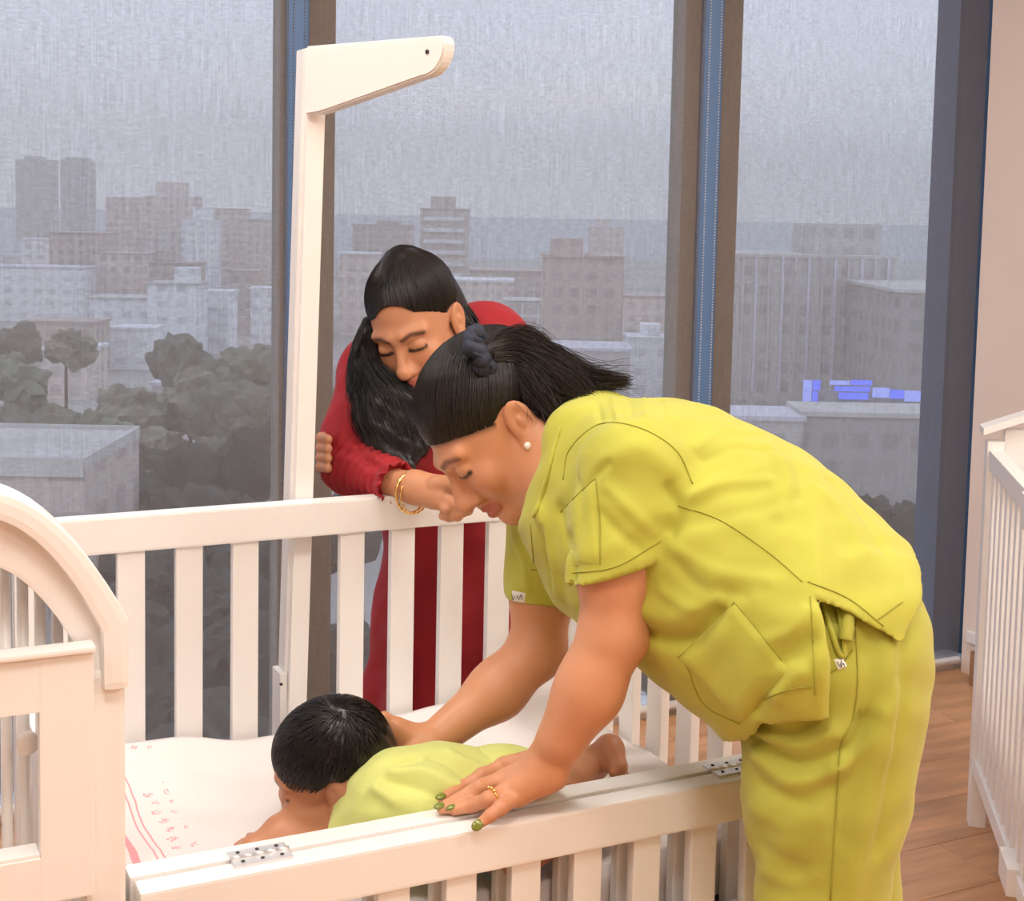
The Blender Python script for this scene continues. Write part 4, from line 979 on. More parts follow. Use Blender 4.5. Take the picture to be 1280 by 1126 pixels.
FU = [([(944, 925), (1000, 958), (1060, 935), (1085, 900)], -0.010, 0.008), ([(945, 945), (990, 975), (1050, 955)], 0.007, 0.012), ([(945, 900), (985, 915), (1010, 900)], -0.008, 0.009), ([(950, 915), (1000, 930), (1040, 915)], 0.007, 0.010), ([(940, 1010), (980, 1030), (1020, 1020)], 0.003, 0.012),
      ([(1110, 800), (1105, 900), (1075, 1040), (1062, 1126)], 0.006, 0.014), ([(1090, 800), (1080, 900), (1050, 1040)], -0.005, 0.014), ([(1128, 800), (1122, 900), (1095, 1060)], -0.004, 0.010), ([(955, 1060), (1000, 1085)], -0.003, 0.012)]
FU += [([(950, 980), (1000, 1000), (1035, 985)], -0.004, 0.008), ([(1045, 960), (1080, 930), (1100, 890)], 0.005, 0.009), ([(955, 1090), (990, 1105), (1020, 1095)], 0.003, 0.009), ([(1120, 860), (1105, 960), (1085, 1060)], 0.004, 0.007)]
Vu = folds(Vu, Fu, FU, 0.0016)
trs = from_np('trousers', Vu, Fu, LIME2, gw); TRG = Skin(Vu, Fu)
for pix in ([(1068, 770), (1072, 850), (1066, 900), (1052, 928), (1046, 1000), (1038, 1126)], [(1022, 850), (1050, 832), (1066, 812)], [(1075, 885), (1055, 922)]): seam('seam', TRG, pix, 0.0011, trs)
cloth_tag(TRG, [(1042, 824), (1054, 822), (1059, 833), (1047, 838)], [[(1046, 827), (1049, 832), (1051, 826)], [(1050, 834), (1053, 829), (1055, 833)]], trs)
# draw cord loop by the slit
pth = TRG.path([(1022, 738), (1034, 775), (1046, 812), (1054, 818), (1052, 790), (1044, 750), (1040, 738)], 30, 0.004)
if len(pth) > 3: tube('pocket_edge', pth, 0.0032, LIME2, trs, 6)
pth = TRG.path([(1052, 742), (1058, 775), (1054, 800)], 20, 0.006)
if len(pth) > 3: tube('pocket_fold', pth, 0.008, LIME2, trs, 8)
SHOE = mat('white_shoe', (0.7, 0.7, 0.7), 0.5)
for q in (lp, rl):
    d = -r0; Q = Sculpt(); Q.rc(np.array([q[0], q[1], 0.045])-d*0.05, np.array([q[0], q[1], 0.04])+d*0.12, 0.043, 0.038, 0.01, 0, 'u', None, [((0, 0, 0.002), (0, 0, -1.0))]); Q.rc(np.array([q[0], q[1], 0.05])-d*0.02, np.array([q[0], q[1], 0.10])-d*0.02, 0.042, 0.04, 0.02)
    a_, b_ = Q.mesh(0.006); from_np('shoe', relax(a_, b_, 1), b_, SHOE, gw)
# ------------------------------------------------------------------ woman in red leaning on the far rail
RSK = (0.58, 0.27, 0.145); RLIP = (0.52, 0.15, 0.12)
rw = empty('person', 'young woman in dark red dress leaning on the far crib rail', 'person', tuple(onZ(570, 1180, 0.0)))
rw.location.z = 0.0
rfw = _n(cam3(-0.25, -0.48, 0.84)); ru = cam3(-0.30, 0.80, 0.45); ru = _n(ru-rfw*(ru @ rfw)); rl_ = np.cross(ru, rfw); rl_ = rl_ if rl_ @ cam3(1, 0, 0) > 0 else -rl_
RM = (rl_, rfw, ru); RS = 0.96; ro = P(500, 436, 2.36)-rfw*0.088*RS
S = Sculpt()
rq = head_prims(S, RM, ro, RS, 0, (P(545, 478, 2.50), 0.062), 0.98)
S.rc(P(545, 478, 2.50), P(552, 640, 2.62), 0.075, 0.085, 0.04, 0, 'u', (CR, 0.8))
rsh = P(462, 462, 2.47); rel = P(440, 578, 2.375); rwr = P(519, 609, 2.262)
S.rc(P(540, 480, 2.5), rsh, 0.06, 0.042, 0.03); S.rc(rsh, rel, 0.038, 0.029, 0.03); S.rc(rel, P(478, 600, 2.31), 0.028, 0.025, 0.02); S.rc(P(478, 600, 2.31), rwr, 0.025, 0.0225, 0.02)
# loose fist hanging over the rail
pc = P(546, 618, 2.245)
S.rc(rwr, pc, 0.022, 0.0245, 0.02)
fing = [((560, 604, 2.235), (583, 612, 2.215), (590, 628, 2.205), (580, 636, 2.215)), ((558, 612, 2.222), (578, 621, 2.198), (585, 637, 2.195), (574, 643, 2.205)), ((555, 620, 2.215), (569, 631, 2.192), (572, 645, 2.192), (562, 646, 2.205)), ((549, 627, 2.215), (558, 637, 2.196), (561, 646, 2.20), (553, 645, 2.21))]
for j, ps in enumerate(fing):
    ps = [P(*q) for q in ps]; r_ = 1.0-0.06*j
    S.rc(rwr, ps[0], 0.018, 0.0125, 0.015); S.chain(ps, (.0108*r_, .0100*r_, .0092*r_, .0082*r_), 0.004, 10+j)
S.chain([P(545, 606, 2.225), P(566, 604, 2.205), P(590, 618, 2.19), P(604, 632, 2.192)], (.015, .0125, .0105, .0085), 0.006, 15)
# other arm folded behind, its fingers round the elbow
lsh = P(612, 440, 2.56)
S.rc(P(545, 480, 2.52), lsh, 0.06, 0.045, 0.03); S.rc(lsh, P(600, 590, 2.46), 0.042, 0.034, 0.03); S.rc(P(600, 590, 2.46), P(470, 585, 2.43), 0.026, 0.021, 0.01)
S.rc(P(470, 585, 2.43), P(425, 572, 2.43), 0.024, 0.026, 0.02)
for j in range(4): S.chain([P(424, 550+11*j, 2.42), P(407, 546+12*j, 2.39), P(402, 547+12*j, 2.355), P(410, 549+12*j, 2.330)], (.0105, .0098, .0092, .0080), 0.004, 20+j)
V, Fq = S.mesh(0.0028); V = relax(V, Fq, 1, 0.4)
Cr_ = face_paint(V, rq, RS, RSK, RLIP, brow=(0.13, 0.055, 0.035), brow_w=0.0018)
for x in (1, -1): tint(Cr_, np.linalg.norm(V-rq(x*0.040, 0.078, -0.03), axis=1), 0.012, (0.62, 0.27, 0.15), 0.025)
from_np('body', V, Fq, SKINM, rw, True, Cr_)
# dress
CRIM = mat('crimson_cloth', (0.32, 0.004, 0.011), 0.75, var=0.10, scale=10, bump=0.15, bscale=300, sheen=0.05)
D = Sculpt()
seg(D, (545, 500, 2.53, 66), (556, 640, 2.62, 70), 0.05, 0, 0.9); seg(D, (480, 470, 2.48, 44), (605, 438, 2.56, 54), 0.05, 0, 1); seg(D, (605, 438, 2.56, 54), (630, 460, 2.57, 46), 0.05, 0, 1)
seg(D, (466, 462, 2.47, 42), (444, 545, 2.41, 36), 0.04, 0, 1); seg(D, (444, 545, 2.41, 36), (441, 578, 2.378, 36), 0.04, 0, 1); seg(D, (441, 580, 2.375, 36), (500, 604, 2.285, 27), 0.03, 0, 1, [(P(490, 606, 2.29), _n(P(500, 606, 2.27)-P(441, 580, 2.37)))])
seg(D, (612, 440, 2.56, 46), (602, 592, 2.47, 38), 0.03, 0, 1); seg(D, (602, 590, 2.47, 38), (490, 586, 2.44, 32), 0.03, 0, 1)
seg(D, (556, 640, 2.62, 70), (560, 760, 2.66, 84), 0.05, 0, 0.9); seg(D, (560, 760, 2.66, 84), (562, 900, 2.69, 108), 0.05, 0, 0.9)
sk_b = P(562, 900, 2.69); D.rc(sk_b, (sk_b[0], sk_b[1], 0.17), 0.165, 0.20, 0.05, 0, 'u', None, [((0, 0, 0.05), (0, 0, -1.0))])
D.rc(rq(0, -0.03, -0.05), P(545, 478, 2.50), 0.062, 0.070, 0.01, 0, 'sub')
Vd, Fd = D.mesh(0.0055); Vd = relax(Vd, Fd, 1)
Nd = vnormals(Vd, Fd); az = np.arctan2(Vd[:, 1]-sk_b[1], Vd[:, 0]-sk_b[0]); low = np.clip((0.80-Vd[:, 2])/0.4, 0, 1)*(Vd[:, 2] > 0.1)
dd1 = polydist(Vd, [P(441, 580, 2.375), P(492, 606, 2.29)]); du = segdist(Vd, P(425, 560, 2.39), P(500, 610, 2.27))[1]
Vd = Vd+Nd*(0.012*low*np.sin(9*az+0.6*np.sin(3*az)))[:, None]+Nd*(0.0022*np.sin(du*70)*np.clip(1-(dd1-0.055)/0.01, 0, 1)*(dd1 < 0.065))[:, None]
Vd = folds(Vd, Fd, [([(440, 470), (432, 520), (424, 570)], 0.004, 0.010), ([(455, 500), (450, 545), (462, 580)], -0.005, 0.009), ([(420, 560), (450, 570), (480, 590)], -0.004, 0.007), ([(600, 395), (640, 430)], 0.003, 0.010)], 0.0012)
dr = from_np('dress', Vd, Fd, CRIM, rw)
wb = np.array(P(556, 745, 2.655)); DR = Skin(Vd, Fd)
# ruffled cuff
ca = _n(P(505, 610, 2.265)-P(470, 595, 2.32)); cs = _n(np.cross(ca, [0, 0, 1.0])); cu_ = np.cross(cs, ca); cc_ = np.array(P(489, 604, 2.29)); vs_ = []; fs_ = []; n_ = 96
for k in range(4):
    for i in range(n_):
        a = 2*math.pi*i/n_; r_ = 0.029+k*0.0026+0.0035*k/3*math.sin(13*a+0.5*math.sin(3*a)); dv_ = math.cos(a)*cs+math.sin(a)*cu_; r_ *= 1+0.22*min(0.0, dv_[2]); vs_.append(cc_+ca*(-0.008+k*0.0075+0.003*k/3*math.sin(9*a))+r_*(math.cos(a)*cs+math.sin(a)*cu_))
for k in range(3):
    for i in range(n_): fs_.append((k*n_+i, k*n_+(i+1) % n_, (k+1)*n_+(i+1) % n_, (k+1)*n_+i))
cf = from_np('cuff_ruffle', vs_, fs_, CRIM, dr); sm_ = cf.modifiers.new('thick', 'SOLIDIFY'); sm_.thickness = 0.0015
# bracelets
for c, r_, t_, nm in ((P(514, 611, 2.262), 0.0305, 0.0022, 'bracelet'), (P(519, 613, 2.258), 0.029, 0.0014, 'bracelet')):
    c = np.array(c)+np.array([0, 0, -0.006]); ax_ = _n(ca+np.array([0, 0, 0.15])); s1 = _n(np.cross(ax_, [0, 0, 1.0])); s2 = np.cross(s1, ax_); pts = []; rr = []
    for i in range(60):
        a = 2*math.pi*i/60; pts.append(c+r_*(math.cos(a)*s1+1.08*math.sin(a)*s2)); rr.append(t_*(1+0.35*math.sin(20*a)))
    tag(tube(nm, pts, rr, GOLD, rw, 8, True))
# hair: combed back to a top knot, long waves in front
tie_r = np.array([0, -0.035, 0.118])
Hh = Sculpt(); hp = rq(0, -0.10, -0.06); hn = _n(np.array(ru)*0.82-np.array(rfw)*0.57)
Hh.ell(rq(0, -0.020, 0.043), np.array((0.0785, 0.098, 0.086))*RS, RM, 0.01, 0, 'u', [(hp, -hn)])
Hh.ell(rq(0, -0.03, 0.118), np.array((0.026, 0.026, 0.017))*RS, RM, 0.03); Hh.ell(rq(0, -0.075, -0.02), np.array((0.075, 0.045, 0.09))*RS, RM, 0.03)
Hh.ell(rq(0, 0.10, 0.036), np.array((0.052, 0.060, 0.046))*RS, RM, 0.004, 0, 'sub'); Hh.ell(rq(0.082, -0.004, -0.012), np.array((0.02, 0.024, 0.034))*RS, RM, 0.004, 0, 'sub')
a_, b_ = Hh.mesh(0.003); rh = from_np('hair', relax(a_, b_, 2), b_, HAIR, rw)
strands('hair_strands', comb(rq, RS, tie_r, 1500, (0.0785, 0.098, 0.086), (0, -0.020, 0.043), (np.array([0, -0.10, -0.058]), _n(np.array([0, -0.57, 0.82]))), seed=8, avoid=[((0.08, -0.004, -0.01), (0.036,)*3), ((0, 0.10, 0.036), (0.052, 0.06, 0.046))], bump=0.13), 0.0010, HAIR, rh, 0.9)
LG = [[(462, 400, 2.43, 8), (452, 445, 2.40, 14), (466, 490, 2.37, 22), (468, 530, 2.35, 24), (492, 572, 2.33, 16)], [(460, 410, 2.42, 8), (458, 450, 2.39, 16), (484, 500, 2.36, 24), (496, 545, 2.34, 22), (512, 580, 2.32, 12)], [(456, 410, 2.44, 7), (448, 460, 2.41, 14), (452, 510, 2.38, 16), (468, 560, 2.35, 16)], [(470, 470, 2.39, 16), (505, 500, 2.38, 20), (520, 540, 2.36, 20), (520, 575, 2.34, 10)]]
RG = [[(566, 370, 2.47, 10), (577, 405, 2.47, 15), (582, 440, 2.46, 20), (575, 490, 2.44, 22)], [(560, 360, 2.47, 8), (590, 415, 2.49, 14), (596, 455, 2.48, 16), (590, 490, 2.46, 16)]]
for nm, gs_, n_, sd_ in (('hair_lock', LG, 1900, 21), ('hair_lock', RG, 900, 22)):
    Q = Sculpt()
    for g in gs_:
        pp = spline(np.array([P(x, y, d) for x, y, d, w in g]), 7); ww = np.interp(np.linspace(0, 1, 7), np.linspace(0, 1, len(g)), [w for *_, w in g])*2.4/F*0.70; Q.chain(list(pp), list(ww), 0.012)
    a_, b_ = Q.mesh(0.005); a_ = relax(a_, b_, 2); nn = vnormals(a_, b_); a_ = a_+nn*(0.003*np.sin(a_[:, 2]*160+a_[:, 0]*90))[:, None]
    lk = from_np(nm, a_, b_, HAIR, rw); tail('hair_strands', gs_, n_, HAIR, lk, 0.0008, 22, sd_, 0.12, 0.009)
ellipsoid('ear_stud', rq(0.087, -0.018, -0.033), (0.004, 0.004, 0.004), GOLD, rw)
for i in (-1, 1):
    p = np.array([sk_b[0], sk_b[1], 0])+r0*0.07*i-f0*0.03; Q = Sculpt(); Q.rc(p+np.array([0, 0, 0.04]), p-f0*0.13+np.array([0, 0, 0.035]), 0.038, 0.034, 0.01, 0, 'u', None, [((0, 0, 0.002), (0, 0, -1.0))]); Q.rc(p+np.array([0, 0, 0.04]), p+np.array([0, 0, 0.22]), 0.036, 0.042, 0.02)
    a_, b_ = Q.mesh(0.006); from_np('shoe', a_, b_, mat('dark_shoe', (0.03, 0.025, 0.025), 0.5), rw)
# ------------------------------------------------------------------ child lying on the sheet
CSK = (0.50, 0.22, 0.11)
cw_ = empty('person', 'small dark-haired child in pale lime shirt lying face down in the crib', 'person', tuple(onZ(520, 1040, ZM)))
cu = cam3(-0.30, 0.78, 0.36); cfw = cam3(-0.92, -0.38, -0.05); cu = _n(cu); cfw = _n(cfw-cu*(cfw @ cu)); cl = np.cross(cu, cfw); cl = cl if cl @ cam3(0, -0.5, 0.8) > 0 else -cl
CM = (cl, cfw, cu); CS = 0.72; co = onZ(411, 957, 0.680)
S = Sculpt()
nb = onZ(468, 998, 0.645)
cq = head_prims(S, CM, co, CS, 0, (nb, 0.028), 0.88)
dch = depth(co)
def zc_(x, y, z): return onZ(x, y, z)
bum = zc_(622, 1002, 0.650); chest = zc_(490, 1006, 0.650)
S.rc(nb, chest, 0.028, 0.055, 0.02); S.rc(chest, bum, 0.06, 0.06, 0.03)
# near arm stretched towards the lower left, forearm under the face
s1 = zc_(456, 1042, 0.618); e1 = zc_(402, 1048, 0.598); h1 = zc_(318, 1062, 0.592)
S.rc(chest, s1, 0.040, 0.032, 0.02); S.rc(s1, e1, 0.032, 0.029, 0.02); S.rc(s1, zc_(404, 1026, 0.605), 0.028, 0.026, 0.015); S.rc(zc_(404, 1022, 0.608), zc_(352, 1040, 0.605), 0.027, 0.024, 0.02); S.rc(e1, h1, 0.028, 0.020, 0.02)
for j in range(4): S.chain([h1, zc_(306, 1054+5*j, 0.585), zc_(297, 1057+5*j, 0.580)], (.010, .0068, .0055), 0.004, 10+j)
S.chain([h1, zc_(322, 1048, 0.592), zc_(312, 1046, 0.585)], (.011, .0075, .006), 0.004, 15)
# far arm
S.rc(chest, zc_(440, 960, 0.63), 0.04, 0.03, 0.03); S.rc(zc_(440, 960, 0.63), zc_(370, 990, 0.60), 0.028, 0.024, 0.02)
# legs, one bare foot raised a little
k1 = zc_(690, 995, 0.620); an = zc_(742, 954, 0.628); S.rc(bum, k1, 0.052, 0.036, 0.03); S.rc(k1, an, 0.032, 0.022, 0.02)
he = P(762, 936, depth(an)-0.01); S.rc(an, he, 0.021, 0.019, 0.012); toe = P(772, 958, depth(an)-0.03); S.rc(he, toe, 0.018, 0.015, 0.012)
for j in range(5): S.chain([toe, P(766+4*j, 966+1*j, depth(an)-0.045+0.006*j)], (.009, .0062), 0.003, 20+j)
S.rc(bum, zc_(640, 1060, 0.612), 0.05, 0.036, 0.03); S.rc(zc_(640, 1060, 0.612), zc_(735, 1030, 0.600), 0.034, 0.022, 0.02); S.rc(zc_(735, 1030, 0.60), zc_(760, 1022, 0.598), 0.020, 0.017, 0.01)
V, Fq = S.mesh(0.0026); V = relax(V, Fq, 1, 0.4)
Cc = face_paint(V, cq, CS, CSK, (0.45, 0.15, 0.11), brow_w=0.001, brow=(0.1, 0.05, 0.03))
tint(Cc, np.linalg.norm(V-(he+toe)/2, axis=1), 0.022, (0.58, 0.27, 0.16), 0.02)
from_np('body', V, Fq, SKINM, cw_, True, Cc)
# dummy seen at the mouth
# shirt
PALE = mat('pale_lime_shirt', (0.62, 0.66, 0.20), 0.8, var=0.05, scale=16, bump=0.12, bscale=350, sheen=0.15)
K = Sculpt()
K.rc(zc_(498, 1008, 0.652), zc_(545, 1006, 0.652), 0.066, 0.074, 0.04, 0, 'u', (u0, 1.1)); K.rc(zc_(545, 1006, 0.652), zc_(626, 1003, 0.648), 0.074, 0.072, 0.04, 0, 'u', (u0, 1.1))
K.rc(chest, s1, 0.055, 0.042, 0.03); K.rc(s1, e1, 0.040, 0.039, 0.02, 0, 'u', None, [(s1+(e1-s1)*0.35, _n(e1-s1))])
K.rc(chest, zc_(448, 962, 0.635), 0.05, 0.042, 0.03)
K.rc(nb, zc_(500, 1008, 0.652), 0.028, 0.062, 0.03); K.rc(co, nb+(co-nb)*0.30, 0.044, 0.032, 0.008, 0, 'sub')
hemc = _n(bum-chest); K.cuts.append(lambda p: (p-(bum+hemc*0.035)) @ hemc)
Vk, Fk = K.mesh(0.0042); Vk = relax(Vk, Fk, 1)
Vk = folds(Vk, Fk, [([(490, 965), (530, 965), (580, 985)], 0.006, 0.008), ([(485, 975), (520, 985), (560, 1000)], -0.006, 0.008), ([(540, 945), (570, 960), (600, 985)], -0.005, 0.007), ([(560, 940), (590, 955), (618, 970)], 0.005, 0.007), ([(470, 985), (490, 1000)], 0.005, 0.007), ([(500, 955), (520, 950)], -0.004, 0.006)], 0.0012, 14)
shirt = from_np('shirt', Vk, Fk, PALE, cw_); KS = Skin(Vk, Fk)
cp = KS.path([(486, 962), (476, 985), (462, 1005), (446, 1016)], 20, 0.0)

# shorts
Z_ = Sculpt(); Z_.rc(zc_(600, 1003, 0.646), bum+hemc*0.02, 0.062, 0.064, 0.03); Z_.rc(bum, bum+(k1-bum)*0.6, 0.060, 0.050, 0.03, 0, 'u', None, [(bum+(k1-bum)*0.55, _n(k1-bum))]); kk = zc_(640, 1060, 0.612); Z_.rc(bum, bum+(kk-bum)*0.7, 0.058, 0.048, 0.03)
a_, b_ = Z_.mesh(0.005); from_np('shorts', relax(a_, b_, 1), b_, PALE, cw_)
# short thick hair with a whorl
Hc = Sculpt(); hp = cq(0, -0.10, -0.062); hn = _n(np.array(cu)*0.84-np.array(cfw)*0.54)
Hc.ell(cq(0, -0.020, 0.036), np.array((0.084, 0.104, 0.090))*CS, CM, 0.01, 0, 'u', [(hp, -hn)])
Hc.ell(cq(0, -0.075, -0.022), np.array((0.074, 0.048, 0.075))*CS, CM, 0.03)
Hc.ell(cq(0.090, -0.012, -0.012), np.array((0.034, 0.026, 0.036))*CS, CM, 0.004, 0, 'sub')
a_, b_ = Hc.mesh(0.003); a_ = relax(a_, b_, 2); nn = vnormals(a_, b_); a_ = a_+nn*(0.0015*np.sin(a_[:, 0]*210+a_[:, 2]*150)*np.sin(a_[:, 1]*190))[:, None]
ch = from_np('hair', a_, b_, HAIR, cw_)
rg_ = np.random.default_rng(4); out = []; wh = _n(np.array([0.15, -0.45, 0.85])); rx = np.array((0.0855, 0.1055, 0.0915)); c0 = np.array([0, -0.020, 0.036])
while len(out) < 2600:
    d = _n(rg_.normal(size=3)); 
    if d[2] < -0.25: continue
    ax_ = np.cross(wh, d); 
    if np.linalg.norm(ax_) < 0.02: continue
    e1_ = _n(np.cross(d, ax_))*-1; tang = _n(d-wh*(d @ wh)); tang = _n(tang-d*(tang @ d)); swirl = np.cross(d, tang)*0.55
    L_ = rg_.uniform(0.16, 0.34); pts = []
    for u in np.linspace(0, 1, 7):
        q_ = _n(d+(tang+swirl*(1-u*0.6))*L_*u); pts.append(cq(*(c0+q_*rx*(1.0+0.03*math.sin(u*2.2)+rg_.uniform(0, 0.004)))))
    al_ = (np.array(pts)-co) @ np.array([cl, cfw, cu]).T/CS; loc = al_[-1]
    if (loc-np.array([0, -0.10, -0.072])) @ np.array([0, -0.54, 0.84]) < 0 or np.linalg.norm(al_-np.array([0.086, -0.012, -0.010]), axis=1).min() < 0.036: continue
    out.append(pts)
strands('hair_strands', np.array(out), 0.0010, HAIR, ch, 0.3)
# ------------------------------------------------------------------ city beyond the glass (ground 30 m below)
GZ = -30.0
tag(box('city_ground', (-900, 12, GZ-2), (1500, 900, GZ), mat('city_ground', (0.42, 0.39, 0.36), 0.9, var=0.3, scale=0.03)), kind='structure')
tag(box('sea', (-9000, 900, GZ-3), (14000, 14000, GZ-1), mat('sea_water', (0.52, 0.54, 0.58), 0.9, var=0.05, scale=0.002)), kind='structure')
def facade(name, wall, win, fw_=3.2, fh=3.1, frac=0.45):
    m = bpy.data.materials.new(name); m.use_nodes = True; n = m.node_tree; b = n.nodes['Principled BSDF']; b.inputs['Roughness'].default_value = 0.8
    t = n.nodes.new('ShaderNodeTexCoord'); k = n.nodes.new('ShaderNodeTexBrick'); s = n.nodes.new('ShaderNodeSeparateXYZ'); c = n.nodes.new('ShaderNodeCombineXYZ'); ad = n.nodes.new('ShaderNodeMath'); ad.operation = 'ADD'
    n.links.new(t.outputs['Object'], s.inputs[0]); n.links.new(s.outputs['X'], ad.inputs[0]); n.links.new(s.outputs['Y'], ad.inputs[1]); n.links.new(ad.outputs[0], c.inputs['X']); n.links.new(s.outputs['Z'], c.inputs['Y']); n.links.new(c.outputs[0], k.inputs['Vector'])
    k.offset = 0; k.inputs['Scale'].default_value = 1; k.inputs['Brick Width'].default_value = fw_; k.inputs['Row Height'].default_value = fh; k.inputs['Mortar Size'].default_value = fh*frac*0.5; k.inputs['Mortar Smooth'].default_value = 0
    k.inputs['Color1'].default_value = win+(1,); k.inputs['Color2'].default_value = tuple(x*0.8 for x in win)+(1,); k.inputs['Mortar'].default_value = wall+(1,)
    n.links.new(k.outputs['Color'], b.inputs['Base Color']); return m
FAC = {'pink': facade('pink_facade', (0.74, 0.64, 0.58), (0.62, 0.54, 0.50)), 'white': facade('white_facade', (0.88, 0.88, 0.90), (0.74, 0.74, 0.77), 4, 3.3, 0.6),
       'grey': facade('grey_facade', (0.58, 0.54, 0.52), (0.52, 0.49, 0.47)), 'brown': facade('brown_facade', (0.58, 0.50, 0.45), (0.51, 0.44, 0.41)), 'dark': facade('dark_facade', (0.42, 0.39, 0.38), (0.38, 0.355, 0.35))}  # walls paled and windows kept faint, putting some haze into the colour
ROOFS = {'lav': mat('pale_metal_roof', (0.66, 0.63, 0.70), 0.6, var=0.05, scale=0.2), 'brownr': mat('brown_roof', (0.5, 0.42, 0.38), 0.8, var=0.2, scale=0.3), 'whiter': mat('white_roof', (0.78, 0.78, 0.80), 0.7, var=0.04, scale=0.3), 'greyr': mat('concrete_roof', (0.58, 0.55, 0.53), 0.85, var=0.12, scale=0.3)}
def building(x0, x1, ytop, ybase, fac, label, roof='greyr', dep=None, cap=None, slabs=0, rot=0.0, grp='buildings of the city beyond the blinds'):
    xm = (x0+x1)/2; g = onZ(xm, ybase, GZ); dd = depth(g); w = (x1-x0)*dd/F
    h = float(P(xm, ytop, dd)[2])-GZ; dp = dep or max(8.0, min(w, 26.0))
    e = empty('building', label, 'building', (g[0], g[1], GZ), grp, -AL+rot)
    def lb(nm, a, b, m, par=None): return box_local(nm, a, b, m, par or e)
    wl = lb('walls', (-w/2, 0, 0), (w/2, dp, h), FAC[fac])
    lb('roof', (-w/2-0.3, -0.3, h), (w/2+0.3, dp+0.3, h+0.5), ROOFS[roof])
    if cap:
        a, b, hh = cap; lb('roof_box', (-w/2+w*a, dp*0.2, h+0.5), (-w/2+w*b, dp*0.8, h+0.5+hh), FAC[fac])
    for i in range(slabs):
        z = (i+1)*h/(slabs+1); lb('balcony', (-w*0.42, -1.1, z), (w*0.42, 0.0, z+0.35*h/(slabs+1)), ROOFS['whiter'], wl)
    return e, w, h, dp
def box_local(nm, a, b, m, par):
    bm = bmesh.new(); bbox_bm(bm, a, b); return from_bm(nm, bm, m, par, keep=True)
B = building
B(20, 62, 200, 300, 'brown', 'dark tower, left one of the pair on the skyline far left', cap=(0.2, 0.7, 3))
B(76, 110, 200, 298, 'brown', 'dark tower, right one of the pair on the skyline far left', cap=(0.1, 0.9, 2))
B(132, 186, 248, 345, 'pink', 'pink apartment block with flat top left of the white-capped one')
B(180, 240, 246, 350, 'pink', 'pink apartment block with white box on its roof', 'whiter', cap=(0.2, 0.75, 6))
B(226, 268, 276, 360, 'white', 'white mid-rise with stepped roof under the skyline', 'whiter', cap=(0.3, 0.8, 5))
B(268, 306, 262, 352, 'pink', 'faint pink block at right of the white mid-rise', 'brownr')
B(308, 345, 276, 356, 'pink', 'faint pink block next to the left mullion', 'brownr')
B(-30, 106, 335, 402, 'white', 'wide pale lavender roofed hall at the far left', 'lav', dep=14)
B(26, 62, 300, 380, 'white', 'small white tower behind the pale lavender hall', 'whiter')
B(62, 130, 292, 385, 'brown', 'low brown block behind the pale lavender hall', 'brownr')
B(120, 182, 318, 400, 'pink', 'brownish block in front of the pink apartments', 'brownr')
B(186, 244, 330, 410, 'brown', 'long brown block left of the balcony house', 'brownr', cap=(0.1, 0.4, 3))
B(112, 182, 374, 440, 'white', 'white low house in front of the brown block', 'greyr')
B(184, 246, 356, 450, 'white', 'broad white house with shaded front beside the balcony house', 'greyr', cap=(0.5, 0.9, 3))
B(246, 288, 366, 442, 'white', 'white house with stacked balconies near the left mullion', 'whiter', slabs=3)
B(286, 320, 340, 420, 'brown', 'narrow brown house right of the balcony house', 'brownr')
B(313, 345, 362, 430, 'white', 'plain white house at the left mullion', 'whiter')
B(136, 192, 412, 462, 'white', 'low white pitched shed between the trees', 'whiter', dep=8)
B(30, 120, 404, 470, 'brown', 'low brown hall between trees at the far left', 'brownr', dep=9)
B(52, 112, 438, 500, 'pink', 'low pinkish house among the trees at the far left', 'whiter', dep=10)
B(190, 258, 482, 540, 'grey', 'low grey roofed house amid dark trees', 'lav', dep=12)
B(280, 345, 560, 640, 'grey', 'low house with pale roof at the foot of the left mullion', 'greyr', dep=10)
# near flat roof terrace with parapets
tb = onZ(40, 700, GZ); td = 62.0
e = empty('terrace_block', 'near white block with flat terrace and parapet at lower left', 'building', (float(P(40, 700, td)[0]), float(P(40, 700, td)[1]), GZ), None, -AL)
zt2 = float(P(40, 576, td)[2])-GZ; wv = 90*td/F
box_local('walls', (-5, 0, 0), (66*td/F, 9, zt2), FAC['brown'], e); box_local('roof', (-5, 0, zt2), (66*td/F, 9, zt2+0.1), ROOFS['greyr'], e)
for a, b in (((-5, -0.15, zt2-0.6), (66*td/F, 0.1, zt2+0.25)), ((66*td/F-0.2, 0, zt2-0.3), (66*td/F+0.05, 9, zt2+0.25)), ((-5, 8.9, zt2), (66*td/F, 9.1, zt2+0.3)), ((-5, -4, zt2-3.2), (66*td/F, 0, zt2-2.9))):
    box_local('parapet', a, b, ROOFS['greyr'], e)
